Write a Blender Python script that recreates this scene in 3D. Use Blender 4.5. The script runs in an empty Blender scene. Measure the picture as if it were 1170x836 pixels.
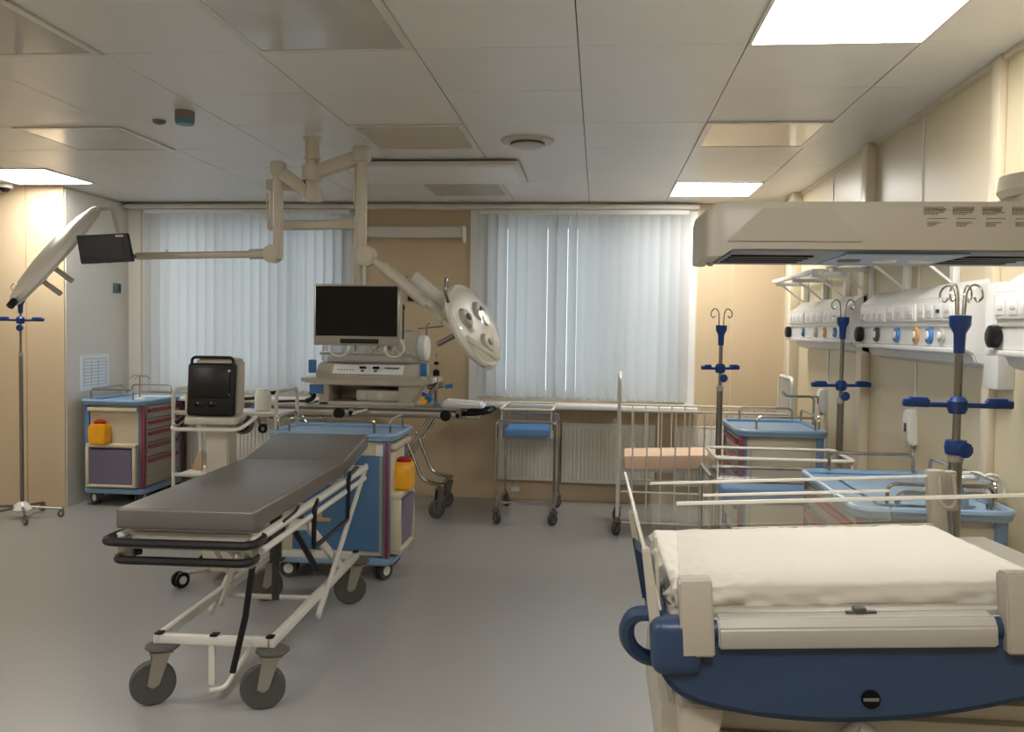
import bpy, bmesh, math, random
from mathutils import Vector, Matrix
random.seed(7)
S = bpy.context.scene
COL = S.collection
R = math.radians
PI = math.pi

# ------------------------------------------------------------------ camera, world, lights, exposure
YAW, PITCH, ROLL, EYE = R(5.478), R(2.397), R(0.828), 1.411
cam = bpy.data.cameras.new('camera'); cam_o = bpy.data.objects.new('camera', cam); COL.objects.link(cam_o)
f_ = Vector((-math.sin(YAW)*math.cos(PITCH), math.cos(YAW)*math.cos(PITCH), -math.sin(PITCH)))
r_ = Vector((math.cos(YAW), math.sin(YAW), 0)); u_ = r_.cross(f_)
c_, s_ = math.cos(ROLL), math.sin(ROLL)
r2, u2 = r_*c_ + u_*s_, u_*c_ - r_*s_
cam_o.matrix_world = Matrix(((r2.x, u2.x, -f_.x, 0), (r2.y, u2.y, -f_.y, 0), (r2.z, u2.z, -f_.z, EYE), (0, 0, 0, 1)))
cam.sensor_width = 36; cam.lens = 36*1022.6/1170; cam.clip_start = 0.05
S.camera = cam_o
S.view_settings.view_transform = 'Standard'; S.view_settings.look = 'None'
S.view_settings.gamma = 1; S.view_settings.use_curve_mapping = False
S.view_settings.exposure = 0.72
LAMP, SKY = 15.5, 1.15
w = bpy.data.worlds.new('sky'); S.world = w; w.use_nodes = True
bg = w.node_tree.nodes['Background']; bg.inputs[0].default_value = (0.80, 0.91, 1.0, 1); bg.inputs[1].default_value = SKY
XL, XR, YB, YF, ZC = -5.3, 1.462, 7.345, -1.6, 2.431
WINS = [(-3.74, -2.13), (-0.90, 0.68)]
WZ0, WZ1 = 0.84, 2.30
for a, b in WINS:
    l = bpy.data.lights.new('window_daylight_portal', 'AREA'); l.shape = 'RECTANGLE'; l.size = b-a; l.size_y = WZ1-WZ0
    l.cycles.is_portal = True
    o = bpy.data.objects.new('window_daylight_portal', l); COL.objects.link(o)
    o.location = ((a+b)/2, YB+0.2, (WZ0+WZ1)/2); o.rotation_euler = (R(-90), 0, 0)

# ------------------------------------------------------------------ materials
def srgb(h):
    h = h.lstrip('#'); v = [int(h[i:i+2], 16)/255 for i in (0, 2, 4)]
    return tuple((c/12.92 if c <= .04045 else ((c+.055)/1.055)**2.4) for c in v) + (1,)
MATS = {}
def mat(name, hexc, rough=.5, metal=0., bump=0., bscale=60., var=.04, vscale=3., coat=0., emit=0., spec=.5):
    m = bpy.data.materials.new(name); m.use_nodes = True; nt = m.node_tree; N = nt.nodes; Lk = nt.links
    p = N['Principled BSDF']; c = srgb(hexc)
    tc = N.new('ShaderNodeTexCoord'); nz = N.new('ShaderNodeTexNoise'); nz.inputs['Scale'].default_value = vscale
    Lk.new(tc.outputs['Object'], nz.inputs['Vector'])
    rp = N.new('ShaderNodeValToRGB')
    rp.color_ramp.elements[0].position = .3; rp.color_ramp.elements[1].position = .7
    rp.color_ramp.elements[0].color = tuple(x*(1-var) for x in c[:3])+(1,)
    rp.color_ramp.elements[1].color = tuple(min(1, x*(1+var)) for x in c[:3])+(1,)
    Lk.new(nz.outputs['Fac'], rp.inputs['Fac']); Lk.new(rp.outputs['Color'], p.inputs['Base Color'])
    p.inputs['Roughness'].default_value = rough; p.inputs['Metallic'].default_value = metal
    p.inputs['Specular IOR Level'].default_value = spec
    if coat: p.inputs['Coat Weight'].default_value = coat; p.inputs['Coat Roughness'].default_value = .1
    if bump:
        b = N.new('ShaderNodeBump'); n2 = N.new('ShaderNodeTexNoise'); n2.inputs['Scale'].default_value = bscale
        Lk.new(tc.outputs['Object'], n2.inputs['Vector'])
        Lk.new(n2.outputs['Fac'], b.inputs['Height']); b.inputs['Strength'].default_value = bump; b.inputs['Distance'].default_value = .01
        Lk.new(b.outputs['Normal'], p.inputs['Normal'])
    if emit:
        p.inputs['Emission Color'].default_value = c; p.inputs['Emission Strength'].default_value = emit
    MATS[name] = m
    return m
def clear(name, tint=(.93, .95, .94), gloss=.12, haze=.0, hcol=(.8, .8, .78)):
    m = bpy.data.materials.new(name); m.use_nodes = True; nt = m.node_tree; N = nt.nodes; Lk = nt.links
    N.remove(N['Principled BSDF']); out = N['Material Output']
    t = N.new('ShaderNodeBsdfTransparent'); t.inputs[0].default_value = (*tint, 1)
    g = N.new('ShaderNodeBsdfGlossy'); g.inputs['Roughness'].default_value = .03
    lw = N.new('ShaderNodeLayerWeight'); lw.inputs['Blend'].default_value = .5
    pw = N.new('ShaderNodeMath'); pw.operation = 'POWER'; pw.inputs[1].default_value = 4.5; Lk.new(lw.outputs['Facing'], pw.inputs[0])
    fr = N.new('ShaderNodeMapRange'); fr.inputs[3].default_value = .035; fr.inputs[4].default_value = .8; Lk.new(pw.outputs[0], fr.inputs[0])
    mx = N.new('ShaderNodeMixShader'); Lk.new(fr.outputs[0], mx.inputs[0]); Lk.new(t.outputs[0], mx.inputs[1]); Lk.new(g.outputs[0], mx.inputs[2])
    d = N.new('ShaderNodeBsdfDiffuse'); d.inputs[0].default_value = (*hcol, 1)
    m2 = N.new('ShaderNodeMixShader'); m2.inputs[0].default_value = haze
    Lk.new(mx.outputs[0], m2.inputs[1]); Lk.new(d.outputs[0], m2.inputs[2]); Lk.new(m2.outputs[0], out.inputs[0])
    MATS[name] = m
    return m
def translucent(name, hexc, frac=.5):
    m = bpy.data.materials.new(name); m.use_nodes = True; nt = m.node_tree; N = nt.nodes; Lk = nt.links
    N.remove(N['Principled BSDF']); out = N['Material Output']
    tc = N.new('ShaderNodeTexCoord'); wv = N.new('ShaderNodeTexNoise'); wv.inputs['Scale'].default_value = 240
    mp = N.new('ShaderNodeMapping'); mp.inputs['Scale'].default_value = (1, 1, .15); Lk.new(tc.outputs['Object'], mp.inputs[0]); Lk.new(mp.outputs[0], wv.inputs[0])
    mixc = N.new('ShaderNodeMixRGB'); mixc.inputs[1].default_value = srgb(hexc); mixc.inputs[2].default_value = tuple(x*.9 for x in srgb(hexc)[:3])+(1,)
    Lk.new(wv.outputs['Fac'], mixc.inputs[0])
    a = N.new('ShaderNodeBsdfDiffuse'); b = N.new('ShaderNodeBsdfTranslucent')
    Lk.new(mixc.outputs[0], a.inputs[0]); Lk.new(mixc.outputs[0], b.inputs[0])
    mx = N.new('ShaderNodeMixShader'); mx.inputs[0].default_value = frac
    Lk.new(a.outputs[0], mx.inputs[1]); Lk.new(b.outputs[0], mx.inputs[2]); Lk.new(mx.outputs[0], out.inputs[0])
    MATS[name] = m
    return m
M = MATS
mat('wall_beige', '#ccb899', .45, var=.02, vscale=.8, bump=.02, bscale=20)
mat('wall_cream', '#d3c6a8', .38, var=.02, vscale=.8, bump=.02, bscale=20)
mat('wall_pale', '#d6d1c8', .4, var=.02)
mat('trim_white', '#d9d7d0', .35)
mat('cream_strip', '#d8ccb4', .3)
mat('frame_white', '#e4e4e2', .35)
mat('white_metal', '#d2cfc7', .3)
mat('cream_metal', '#bfb8a9', .35)
mat('pendant_cream', '#c9c1b2', .3)
mat('radiator_white', '#dcd9d0', .35)
mat('chrome', '#b9b6b0', .18, 1)
mat('steel', '#8e8a84', .3, 1)
mat('alu', '#a9a59c', .35, .8)
mat('black_plastic', '#121212', .42, spec=.35)
mat('black_gloss', '#060606', .2, spec=.3)
mat('screen_dark', '#0b0c0d', .15)
mat('screen_grey', '#1c1b1a', .35, spec=.3)
mat('dark_grey', '#3b3a38', .5)
mat('mid_grey', '#77746e', .5)
mat('rubber_grey', '#55534f', .6)
mat('vinyl_grey', '#68645f', .33, bump=.08, bscale=9, var=.04, vscale=1.5)
mat('tray_blue', '#84a3c2', .35)
mat('cart_blue', '#5580a8', .4)
mat('panel_blue', '#4f7ba6', .4)
mat('clamp_blue', '#163a7c', .3)
mat('mattress_blue', '#3a86cf', .5)
mat('hull_blue', '#2c4160', .38, var=.03)
mat('cart_cream', '#cfc4aa', .45)
mat('cart_grey', '#b4aea4', .45)
mat('bin_purple', '#746e86', .4)
mat('strip_red', '#87394a', .4)
mat('handle_red', '#a04550', .4)
mat('bin_yellow', '#f0ab1c', .35)
mat('lid_red', '#a3231b', .4)
mat('white_fabric', '#d9d4cb', .8, bump=.55, bscale=9, var=.02)
mat('beige_fabric', '#e6c8ab', .8)
mat('beige_fabric_side', '#b8977a', .8)
mat('canopy_grey', '#a8a193', .4)
mat('canopy_under', '#8c94a0', .35)
mat('canopy_blue', '#9fb4cf', .35)
mat('rail_grey', '#b0aca4', .4)
mat('gas_white', '#dcdcda', .35)
mat('white_plastic', '#e4e2dc', .35)
mat('blue_label', '#3d78b5', .4)
mat('orange', '#c99a62', .5)
mat('paper', '#e6e9ec', .7)
mat('paper_line', '#9aa6b4', .7)
mat('teal', '#3f7d84', .4)
mat('ink', '#6f665a', .6)
mat('wood_beige', '#b59a78', .5)
mat('tyre_grey', '#4d4b48', .55)
mat('acrylic_edge', '#e9e6dc', .25)  # pale solid colour stands in for the highlight along acrylic edges
mat('off_glass', '#bab6ae', .1, spec=.9)
mat('outside', '#a9b6c2', .9)
clear('glass'); clear('acrylic', (.97, .97, .96), haze=.02); clear('hood', (.9, .92, .93), haze=.18)
clear('smoke_acrylic', (.85, .86, .84), haze=.15)
translucent('blind_fabric', '#d9dadb', .45)
def lit(name, st):
    m = bpy.data.materials.new(name); m.use_nodes = True; N = m.node_tree.nodes; Lk = m.node_tree.links
    N.remove(N['Principled BSDF']); e = N.new('ShaderNodeEmission'); e.inputs[0].default_value = (1, .968, .905, 1); e.inputs[1].default_value = st
    Lk.new(e.outputs[0], N['Material Output'].inputs[0]); MATS[name] = m
lit('lamp_on', LAMP)
# floor: grey vinyl, softly mottled, faint welded seams
def floor_mat():
    m = mat('floor_vinyl', '#989795', .28, var=.02, vscale=.7)
floor_mat()
mat('ceiling_tile', '#dedcd8', .36, var=.02, bump=.05, bscale=1.3)

# ------------------------------------------------------------------ mesh builder
def rotm(rx=0, ry=0, rz=0): return Matrix.Rotation(rz, 3, 'Z') @ Matrix.Rotation(ry, 3, 'Y') @ Matrix.Rotation(rx, 3, 'X')
def fillet(pts, rad, n=5, closed=False):
    P = [Vector(p) for p in pts]; out = []; L = len(P)
    for i in range(L):
        if not closed and i in (0, L-1): out.append(P[i]); continue
        a, b, c = P[i-1], P[i], P[(i+1) % L]
        d1, d2 = a-b, c-b; r = min(rad, d1.length*.49, d2.length*.49)
        p0, p2 = b+d1.normalized()*r, b+d2.normalized()*r
        for k in range(n+1):
            t = k/n; out.append(p0*(1-t)**2 + b*2*t*(1-t) + p2*t*t)
    return out
def rrect(x0, x1, y0, y1, r, n=5):
    out = []
    for cx, cy, a0 in ((x1-r, y1-r, 0), (x0+r, y1-r, 90), (x0+r, y0+r, 180), (x1-r, y0+r, 270)):
        for k in range(n+1): a = R(a0+90*k/n); out.append((cx+r*math.cos(a), cy+r*math.sin(a)))
    return out
class MB:
    def __init__(s): s.bm = bmesh.new()
    def _add(s, b, mi=0):
        for f in b.faces: f.material_index = mi if f.material_index == 0 else f.material_index
        me = bpy.data.meshes.new('t'); b.to_mesh(me); b.free(); s.bm.from_mesh(me); bpy.data.meshes.remove(me); return s
    def box(s, c, size, rot=None, bev=0., mi=0, seg=2, edge_mi=None, thin=None):
        b = bmesh.new(); bmesh.ops.create_cube(b, size=1)
        for v in b.verts: v.co = Vector((v.co.x*size[0], v.co.y*size[1], v.co.z*size[2]))
        if edge_mi is not None:
            for f in b.faces:
                n = [abs(x) for x in f.normal]
                if n.index(max(n)) != thin: f.material_index = edge_mi
        if bev: bmesh.ops.bevel(b, geom=b.edges[:], offset=min(bev, min(size)*.49), segments=seg, affect='EDGES', profile=.5)
        m = rot if rot is not None else Matrix.Identity(3)
        for v in b.verts: v.co = m @ v.co + Vector(c)
        return s._add(b, mi)
    def bb(s, x0, x1, y0, y1, z0, z1, **k): return s.box(((x0+x1)/2, (y0+y1)/2, (z0+z1)/2), (x1-x0, y1-y0, z1-z0), **k)
    def cyl(s, p0, p1, r0, r1=None, seg=16, mi=0, bev=0):
        r1 = r0 if r1 is None else r1; p0, p1 = Vector(p0), Vector(p1); d = p1-p0
        b = bmesh.new(); bmesh.ops.create_cone(b, cap_ends=True, segments=seg, radius1=r0, radius2=r1, depth=d.length)
        if bev: bmesh.ops.bevel(b, geom=[e for e in b.edges if len(e.link_faces) == 2 and any(len(f.verts) > 4 for f in e.link_faces)], offset=bev, segments=2, affect='EDGES')
        q = Vector((0, 0, 1)).rotation_difference(d.normalized()).to_matrix()
        for v in b.verts: v.co = q @ v.co + (p0+p1)/2
        return s._add(b, mi)
    def tube(s, pts, r, seg=8, closed=False, mi=0, rad=0, n=5):
        P = fillet(pts, rad, n, closed) if rad else [Vector(p) for p in pts]
        b = bmesh.new(); L = len(P); rings = []; up = None
        for i in range(L):
            a = P[i-1] if (i > 0 or closed) else P[i]; c = P[(i+1) % L] if (i < L-1 or closed) else P[i]
            t = (c-a).normalized()
            if up is None:
                up = Vector((0, 0, 1)) if abs(t.z) < .9 else Vector((1, 0, 0))
            up = (up - t*up.dot(t)).normalized(); sd = t.cross(up)
            rings.append([b.verts.new(P[i] + up*math.cos(2*PI*k/seg)*r + sd*math.sin(2*PI*k/seg)*r) for k in range(seg)])
        for i in range(L if closed else L-1):
            A, B = rings[i], rings[(i+1) % L]
            for k in range(seg): b.faces.new((A[k], A[(k+1) % seg], B[(k+1) % seg], B[k]))
        if not closed: b.faces.new(rings[0][::-1]); b.faces.new(rings[-1])
        bmesh.ops.recalc_face_normals(b, faces=b.faces[:])
        return s._add(b, mi)
    def lathe(s, prof, c=(0, 0, 0), axis=(0, 0, 1), seg=24, mi=0):
        b = bmesh.new(); q = Vector((0, 0, 1)).rotation_difference(Vector(axis).normalized()).to_matrix(); rings = []
        for r, z in prof:
            if r < 1e-5: rings.append([b.verts.new(q @ Vector((0, 0, z)) + Vector(c))])
            else: rings.append([b.verts.new(q @ Vector((r*math.cos(2*PI*k/seg), r*math.sin(2*PI*k/seg), z)) + Vector(c)) for k in range(seg)])
        for A, B in zip(rings, rings[1:]):
            if len(A) == 1 and len(B) == 1: continue
            for k in range(seg):
                k2 = (k+1) % seg
                if len(A) == 1: b.faces.new((A[0], B[k], B[k2]))
                elif len(B) == 1: b.faces.new((A[k], A[k2], B[0]))
                else: b.faces.new((A[k], A[k2], B[k2], B[k]))
        for rg in (rings[0], rings[-1]):
            if len(rg) > 1: b.faces.new(rg)
        bmesh.ops.recalc_face_normals(b, faces=b.faces[:])
        return s._add(b, mi)
    def prism(s, poly, a0, a1, axis='y', bev=0, mi=0):
        """poly in the plane across the axis: axis y -> (x,z), x -> (y,z), z -> (x,y)"""
        b = bmesh.new()
        def P(p, a): return {'y': (p[0], a, p[1]), 'x': (a, p[0], p[1]), 'z': (p[0], p[1], a)}[axis]
        A = [b.verts.new(P(p, a0)) for p in poly]; B = [b.verts.new(P(p, a1)) for p in poly]
        b.faces.new(A); b.faces.new(B[::-1]); n = len(poly)
        for i in range(n): b.faces.new((A[i], A[(i+1) % n], B[(i+1) % n], B[i]))
        bmesh.ops.recalc_face_normals(b, faces=b.faces[:])
        if bev: bmesh.ops.bevel(b, geom=b.edges[:], offset=bev, segments=2, affect='EDGES')
        return s._add(b, mi)
    def torus(s, c, axis, R_, r, seg=24, ps=8, mi=0):
        q = Vector((0, 0, 1)).rotation_difference(Vector(axis).normalized()).to_matrix()
        return s.tube([q @ Vector((R_*math.cos(2*PI*k/seg), R_*math.sin(2*PI*k/seg), 0)) + Vector(c) for k in range(seg)], r, ps, True, mi)
    def build(s, name, ms, parent=None, label=None, smooth=35):
        me = bpy.data.meshes.new(name); s.bm.to_mesh(me); s.bm.free()
        for m in (ms if isinstance(ms, (list, tuple)) else [ms]): me.materials.append(M[m])
        for p in me.polygons: p.use_smooth = True
        me.set_sharp_from_angle(angle=R(smooth))
        o = bpy.data.objects.new(name, me); COL.objects.link(o)
        if parent: o.parent = parent
        if label: o['label'] = label
        return o
def thing(name, label, cat, loc=(0, 0, 0), rz=0, group=None, rot=None):
    o = bpy.data.objects.new(name, None); COL.objects.link(o); o.empty_display_size = .1
    o.location = loc; o.rotation_euler = rot or (0, 0, rz); o['label'] = label; o['category'] = cat
    if group: o['group'] = group
    return o
def tag(o, label, cat, group=None):
    o['label'] = label; o['category'] = cat
    if group: o['group'] = group
    return o
def struct(o): o['kind'] = 'structure'; return o
def dup(root, loc, rz=0, label=None, group=None):
    def cp(o, par):
        c = o.copy(); COL.objects.link(c)
        if par: c.parent = par
        for ch in [x for x in o.children]: cp(ch, c)
        return c
    r = cp(root, None); r.location = loc; r.rotation_euler = (0, 0, rz)
    if label: r['label'] = label
    if group: r['group'] = group
    return r

# ================================================================== THE SETTING
m = MB(); m.bb(XL, XR, YF, YB, -.1, 0); struct(m.build('floor', 'floor_vinyl'))
# ceiling: 0.6 m metal tiles
GX, GY, T = -.091, 3.283, .6
m = MB(); m.bb(XL, XR, YF, YB+.15, ZC+.012, ZC+.1, mi=1)
kx0 = math.floor((XL-GX)/T); ky0 = math.floor((YF-GY)/T)
x = kx0
while GX+x*T < XR-.01:
    y = ky0
    while GY+y*T < YB-.01:
        x0, x1 = max(XL, GX+x*T+.0022), min(XR, GX+(x+1)*T-.0022)
        y0, y1 = max(YF, GY+y*T+.001), min(YB-.02, GY+(y+1)*T-.001)
        if x1-x0 > .01 and y1-y0 > .01:
            rt = rotm(random.uniform(-.002, .002), random.uniform(-.002, .002), 0)
            m.box(((x0+x1)/2, (y0+y1)/2, ZC+.006), (x1-x0, y1-y0, .010), rot=rt)
        y += 1
    x += 1
struct(m.build('ceiling', ['ceiling_tile', 'dark_grey']))
# back wall with two window openings
m = MB(); xs = [XL, WINS[0][0], WINS[0][1], WINS[1][0], WINS[1][1], XR+.15]
for i in (0, 2, 4): m.bb(xs[i], xs[i+1], YB, YB+.15, 0, ZC+.1)
for a, b in WINS: m.bb(a, b, YB, YB+.15, 0, WZ0); m.bb(a, b, YB, YB+.15, WZ1, ZC+.1)
struct(m.build('wall_back', 'wall_beige'))
m = MB(); m.bb(XR, XR+.1, YF, YB, 0, ZC+.1); struct(m.build('wall_right', 'wall_cream'))
m = MB(); m.bb(XL-.1, XL, YF, YB, 0, ZC+.1); struct(m.build('wall_left', 'wall_beige'))
m = MB(); m.bb(XL-.1, XR+.1, YF-.1, YF, 0, ZC+.1); struct(m.build('wall_front', 'wall_cream'))
# pillar block at left end of back wall, pale panel beside it
PX, PY = -4.02, 6.42
m = MB(); m.bb(XL, PX, PY, YB, 0, ZC); m.bb(XL, PX, PY-.006, PY, 0, ZC)
struct(m.build('wall_pillar', 'wall_beige'))
m = MB(); m.bb(PX, PX+.008, PY+.01, YB, 0, ZC-.02); m.bb(PX+.008, -3.90, YB-.012, YB, 0, ZC-.02); struct(m.build('trim_1', 'wall_pale'))
m = MB()
for x in (PX-.30, PX-.62): m.bb(x-.003, x+.003, PY-.009, PY-.006, 0, ZC)
struct(m.build('trim_2', 'wood_beige'))
# cornice across the head of the back wall
m = MB(); m.bb(PX+.02, .78, YB-.11, YB, ZC-.055, ZC-.02, bev=.006); m.bb(PX+.02, .78, YB-.05, YB, ZC-.02, ZC)
struct(m.build('trim_3', 'trim_white'))
# white reveals flanking the blinds
m = MB()
for a, b in ((-2.05, -1.94), (-1.06, -.97), (.70, .775)): m.bb(a, b, YB-.02, YB, .80, ZC-.05)
struct(m.build('trim_4', 'frame_white'))
m = MB()
m.bb(.775, .785, YB-.012, YB, 0, ZC-.02); m.bb(1.06, 1.068, YB-.01, YB, 0, ZC)
for a in (-1.2, .30): m.bb(a, a+.004, YB-.004, YB, 0, .78)
struct(m.build('trim_5', 'cream_strip'))
# right wall: raised strips, seams
m = MB()
for y, wd, d in ((3.44, .07, .03), (4.98, .10, .05), (6.72, .16, .07), (6.98, .08, .04)): m.bb(XR-d, XR, y, y+wd, 0, ZC, bev=.004)
struct(m.build('trim_6', 'cream_strip'))
m = MB()
for y in (2.2, 4.27, 5.85): m.bb(XR-.005, XR, y, y+.018, 0, ZC, bev=.002)
struct(m.build('trim_7', 'frame_white'))
m = MB(); m.bb(XR-.02, XR, YF, 6.7, ZC-.02, ZC); struct(m.build('trim_8', 'cream_strip'))
# windows
for i, (a, b) in enumerate(WINS):
    m = MB(); y0, y1 = YB+.07, YB+.13; fw = .06
    m.bb(a, b, y0, y1, WZ0, WZ0+fw); m.bb(a, b, y0, y1, WZ1-fw, WZ1); m.bb(a, a+fw, y0, y1, WZ0, WZ1); m.bb(b-fw, b, y0, y1, WZ0, WZ1)
    for t in (1/3, 2/3):
        x = a+(b-a)*t; m.bb(x-.035, x+.035, y0, y1, WZ0, WZ1)
    wf = struct(m.build('window_%d' % (i+1), 'frame_white'))
    g = MB(); g.bb(a+.03, b-.03, YB+.098, YB+.102, WZ0+.03, WZ1-.03); g.build('glass_pane', 'glass', wf)
    g = MB(); g.bb(a-.12, b+.12, YB-.27, YB+.07, .775, .81, bev=.008); g.build('window_sill', 'frame_white', wf)
# vertical blinds
def blind(x0, x1, label, sg=1):
    t = thing('vertical_blind', label, 'window blind', ((x0+x1)/2, YB-.075, 0), group=None)
    x0, x1 = x0-(x0+x1)/2, x1-(x0+x1)/2
    h = MB(); h.bb(x0, x1, -.02, .02, 2.335, 2.372, bev=.004); h.build('head_rail', 'frame_white', t)
    s = MB(); c = MB(); n = int((x1-x0)/.080); st = (x1-x0-.05)/n; pr = None
    for k in range(n+1):
        x = x0+.025+k*st; a = sg*R(21)+random.uniform(-.11, .09)
        if random.random() < .07: a += sg*.2
        pts = []
        for q in range(5):
            u = (q/4-.5)*.089; bow = .007*(1-(2*q/4-1)**2)
            pts.append((x+u*math.cos(a)-bow*math.sin(a), -(u*math.sin(a))-bow*math.cos(a)))
        b = bmesh.new(); z0 = .838+random.uniform(-.003, .003)
        lo = [b.verts.new((p[0], p[1], z0)) for p in pts]; hi = [b.verts.new((p[0], p[1], 2.36)) for p in pts]
        for q in range(4): b.faces.new((lo[q], lo[q+1], hi[q+1], hi[q]))
        s._add(b)
        c.box((x, 0, z0+.012), (.075, .006, .022), rot=rotm(0, 0, -a)); c.cyl((x, -.012, z0+.02), (x, -.018, z0+.02), .006, seg=8)
    s.build('slats', 'blind_fabric', t); c.build('slat_weights', 'frame_white', t)
    return t
blind(-3.83, -2.055, 'white vertical blind over the left window, behind the screen arm', -1)
blind(-.975, .70, 'white vertical blind over the right window above the radiators')

# ================================================================== CEILING FIXTURES
def panel(kx, y0, on, label, group):
    x0 = GX+kx*T; t = thing('ceiling_light', label, 'ceiling light', (x0+T/2, y0+T/2, ZC), group=group)
    f = MB(); h = T/2; fw = .03 if not on else .012; z0, z1 = (-.007, .0) 
    for sx in (-1, 1):
        f.bb(sx*h-(fw if sx > 0 else 0), sx*h+(fw if sx < 0 else 0), -h, h, z0, z1); f.bb(-h+fw, h-fw, sx*h-(fw if sx > 0 else 0), sx*h+(fw if sx < 0 else 0), z0, z1)
    f.build('light_frame', 'white_metal', t)
    d = MB(); d.bb(-h+fw, h-fw, -h+fw, h-fw, -.005, -.001); d.build('diffuser', 'lamp_on' if on else 'off_glass', t)
    return t
panel(1, GY-T, True, 'lit square ceiling panel nearest, at upper right above the canopy', 'lit ceiling panels')
panel(1, GY+5*T, True, 'lit square ceiling panel at the far end, by the right window', 'lit ceiling panels')
panel(-7, GY+4*T, True, 'lit square ceiling panel over the beige pillar at far left', 'lit ceiling panels')
panel(-2, GY-T, False, 'unlit glazed ceiling panel reflecting the blinds, at the top edge left of centre', 'unlit ceiling panels')
panel(-2, GY+2*T, False, 'unlit glazed ceiling panel just right of the pendant column', 'unlit ceiling panels')
panel(-2, GY+5*T, False, 'unlit glazed ceiling panel against the back wall cornice', 'unlit ceiling panels')
panel(1, GY+2*T, False, 'unlit glazed ceiling panel between the two lit panels on the right', 'unlit ceiling panels')
panel(-5, GY+2*T, False, 'unlit glazed ceiling panel at left beyond the siren', 'unlit ceiling panels')
panel(-4, GY-T, False, 'unlit glazed ceiling panel cut by the top left corner of the view', 'unlit ceiling panels')
panel(-3, GY-4*T, True, 'added unseen fill-light ceiling panel behind the viewer on the left', 'lit ceiling panels')  # unseen panels from here on are added to brighten the foreground
panel(-6, GY-2*T, True, 'added unseen fill-light ceiling panel off to the left of the view', 'lit ceiling panels')
panel(0, GY-5*T, True, 'added unseen fill-light ceiling panel behind the viewer, in the middle', 'lit ceiling panels')
panel(-7, GY-5*T, True, 'added unseen fill-light ceiling panel behind the viewer at the far left', 'lit ceiling panels')
# hanging air cleaner
t = thing('air_cleaner', 'flat white rectangular panel hung under the ceiling behind the pendant arms', 'ceiling panel', (-1.06, 5.76, ZC))
m = MB(); m.bb(-.56, .56, -.36, .36, -.038, -.012, bev=.006); m.build('housing', 'white_metal', t)
m = MB(); m.bb(-.52, .52, -.32, .32, -.041, -.037, bev=.001); m.build('lower_panel', 'frame_white', t)
for x in (-.4, .4): m = MB(); m.bb(x-.03, x+.03, -.1, .1, -.012, 0); m.build('bracket', 'steel', t)
# siren
t = thing('fire_siren', 'small grey ceiling siren with a teal lower band', 'fire alarm', (-2.0, 4.18, ZC))
m = MB(); m.lathe([(0, 0), (.046, 0), (.046, -.042), (0, -.042)]); m.build('base', 'mid_grey', t)
m = MB(); m.lathe([(0, -.042), (.046, -.042), (.042, -.062), (0, -.065)]); m.build('lens_band', 'teal', t)
t = thing('sprinkler_head', 'tiny grey sprinkler button on the ceiling beside the siren', 'sprinkler', (-2.22, 4.36, ZC))
m = MB(); m.lathe([(0, 0), (.032, 0), (.03, -.012), (.012, -.02), (0, -.02)]); m.build('body', 'mid_grey', t)
t = thing('ceiling_vent', 'round cream ceiling vent right of the pendant', 'ceiling vent', (-.40, 4.88, ZC))
m = MB(); m.lathe([(0, -.004), (.075, -.004), (.09, -.016), (.14, -.012), (.145, 0), (0, 0)], seg=40); m.build('flange', 'cream_metal', t)
m = MB(); m.lathe([(0, -.012), (.085, -.012), (.088, -.030), (.07, -.038), (0, -.04)], seg=40); m.build('valve_disc', 'cream_metal', t)
m = MB(); m.lathe([(.086, -.016), (.093, -.016), (.093, -.024), (.086, -.024)], seg=40); m.build('shadow_gap', 'dark_grey', t)
t = thing('dome_camera', 'small white dome camera on the ceiling before the beige pillar', 'security camera', (-4.42, 6.32, ZC))
m = MB(); m.lathe([(0, 0), (.06, 0), (.058, -.03), (0, -.03)]); m.build('base', 'white_plastic', t)
m = MB(); m.lathe([(.036, -.028), (.034, -.045), (.02, -.058), (0, -.062)]); m.build('dome', 'black_gloss', t)

# ================================================================== SURGICAL PENDANT
CX, CY = -1.572, 4.80
t = thing('ceiling_pendant', 'cream ceiling column with three jointed swing arms for lamps and monitor', 'surgical pendant', (CX, CY, ZC))
W = lambda x, y, z: (x-CX, y-CY, z-ZC)
m = MB(); m.lathe([(0, 0), (.05, 0), (.05, -.012), (.038, -.014), (.038, -.10), (.046, -.102), (.046, -.115), (.036, -.117), (.036, -.20), (.046, -.202), (.046, -.215), (.036, -.217), (.036, -.33), (.02, -.345), (0, -.345)]); m.build('ceiling_column', 'pendant_cream', t)
def beam(p0, p1, h, wd, mi=0, mb=None, h1=None):
    mb = mb or MB(); p0, p1 = Vector(p0), Vector(p1); d = p1-p0
    a = math.atan2(d.y, d.x); pitch = math.atan2(d.z, math.hypot(d.x, d.y)); mb.box((p0+p1)/2, (d.length, wd, h), rot=Matrix.Rotation(a, 3, 'Z') @ Matrix.Rotation(-pitch, 3, 'Y'), bev=min(h, wd)*.25, mi=mi); return mb
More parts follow.
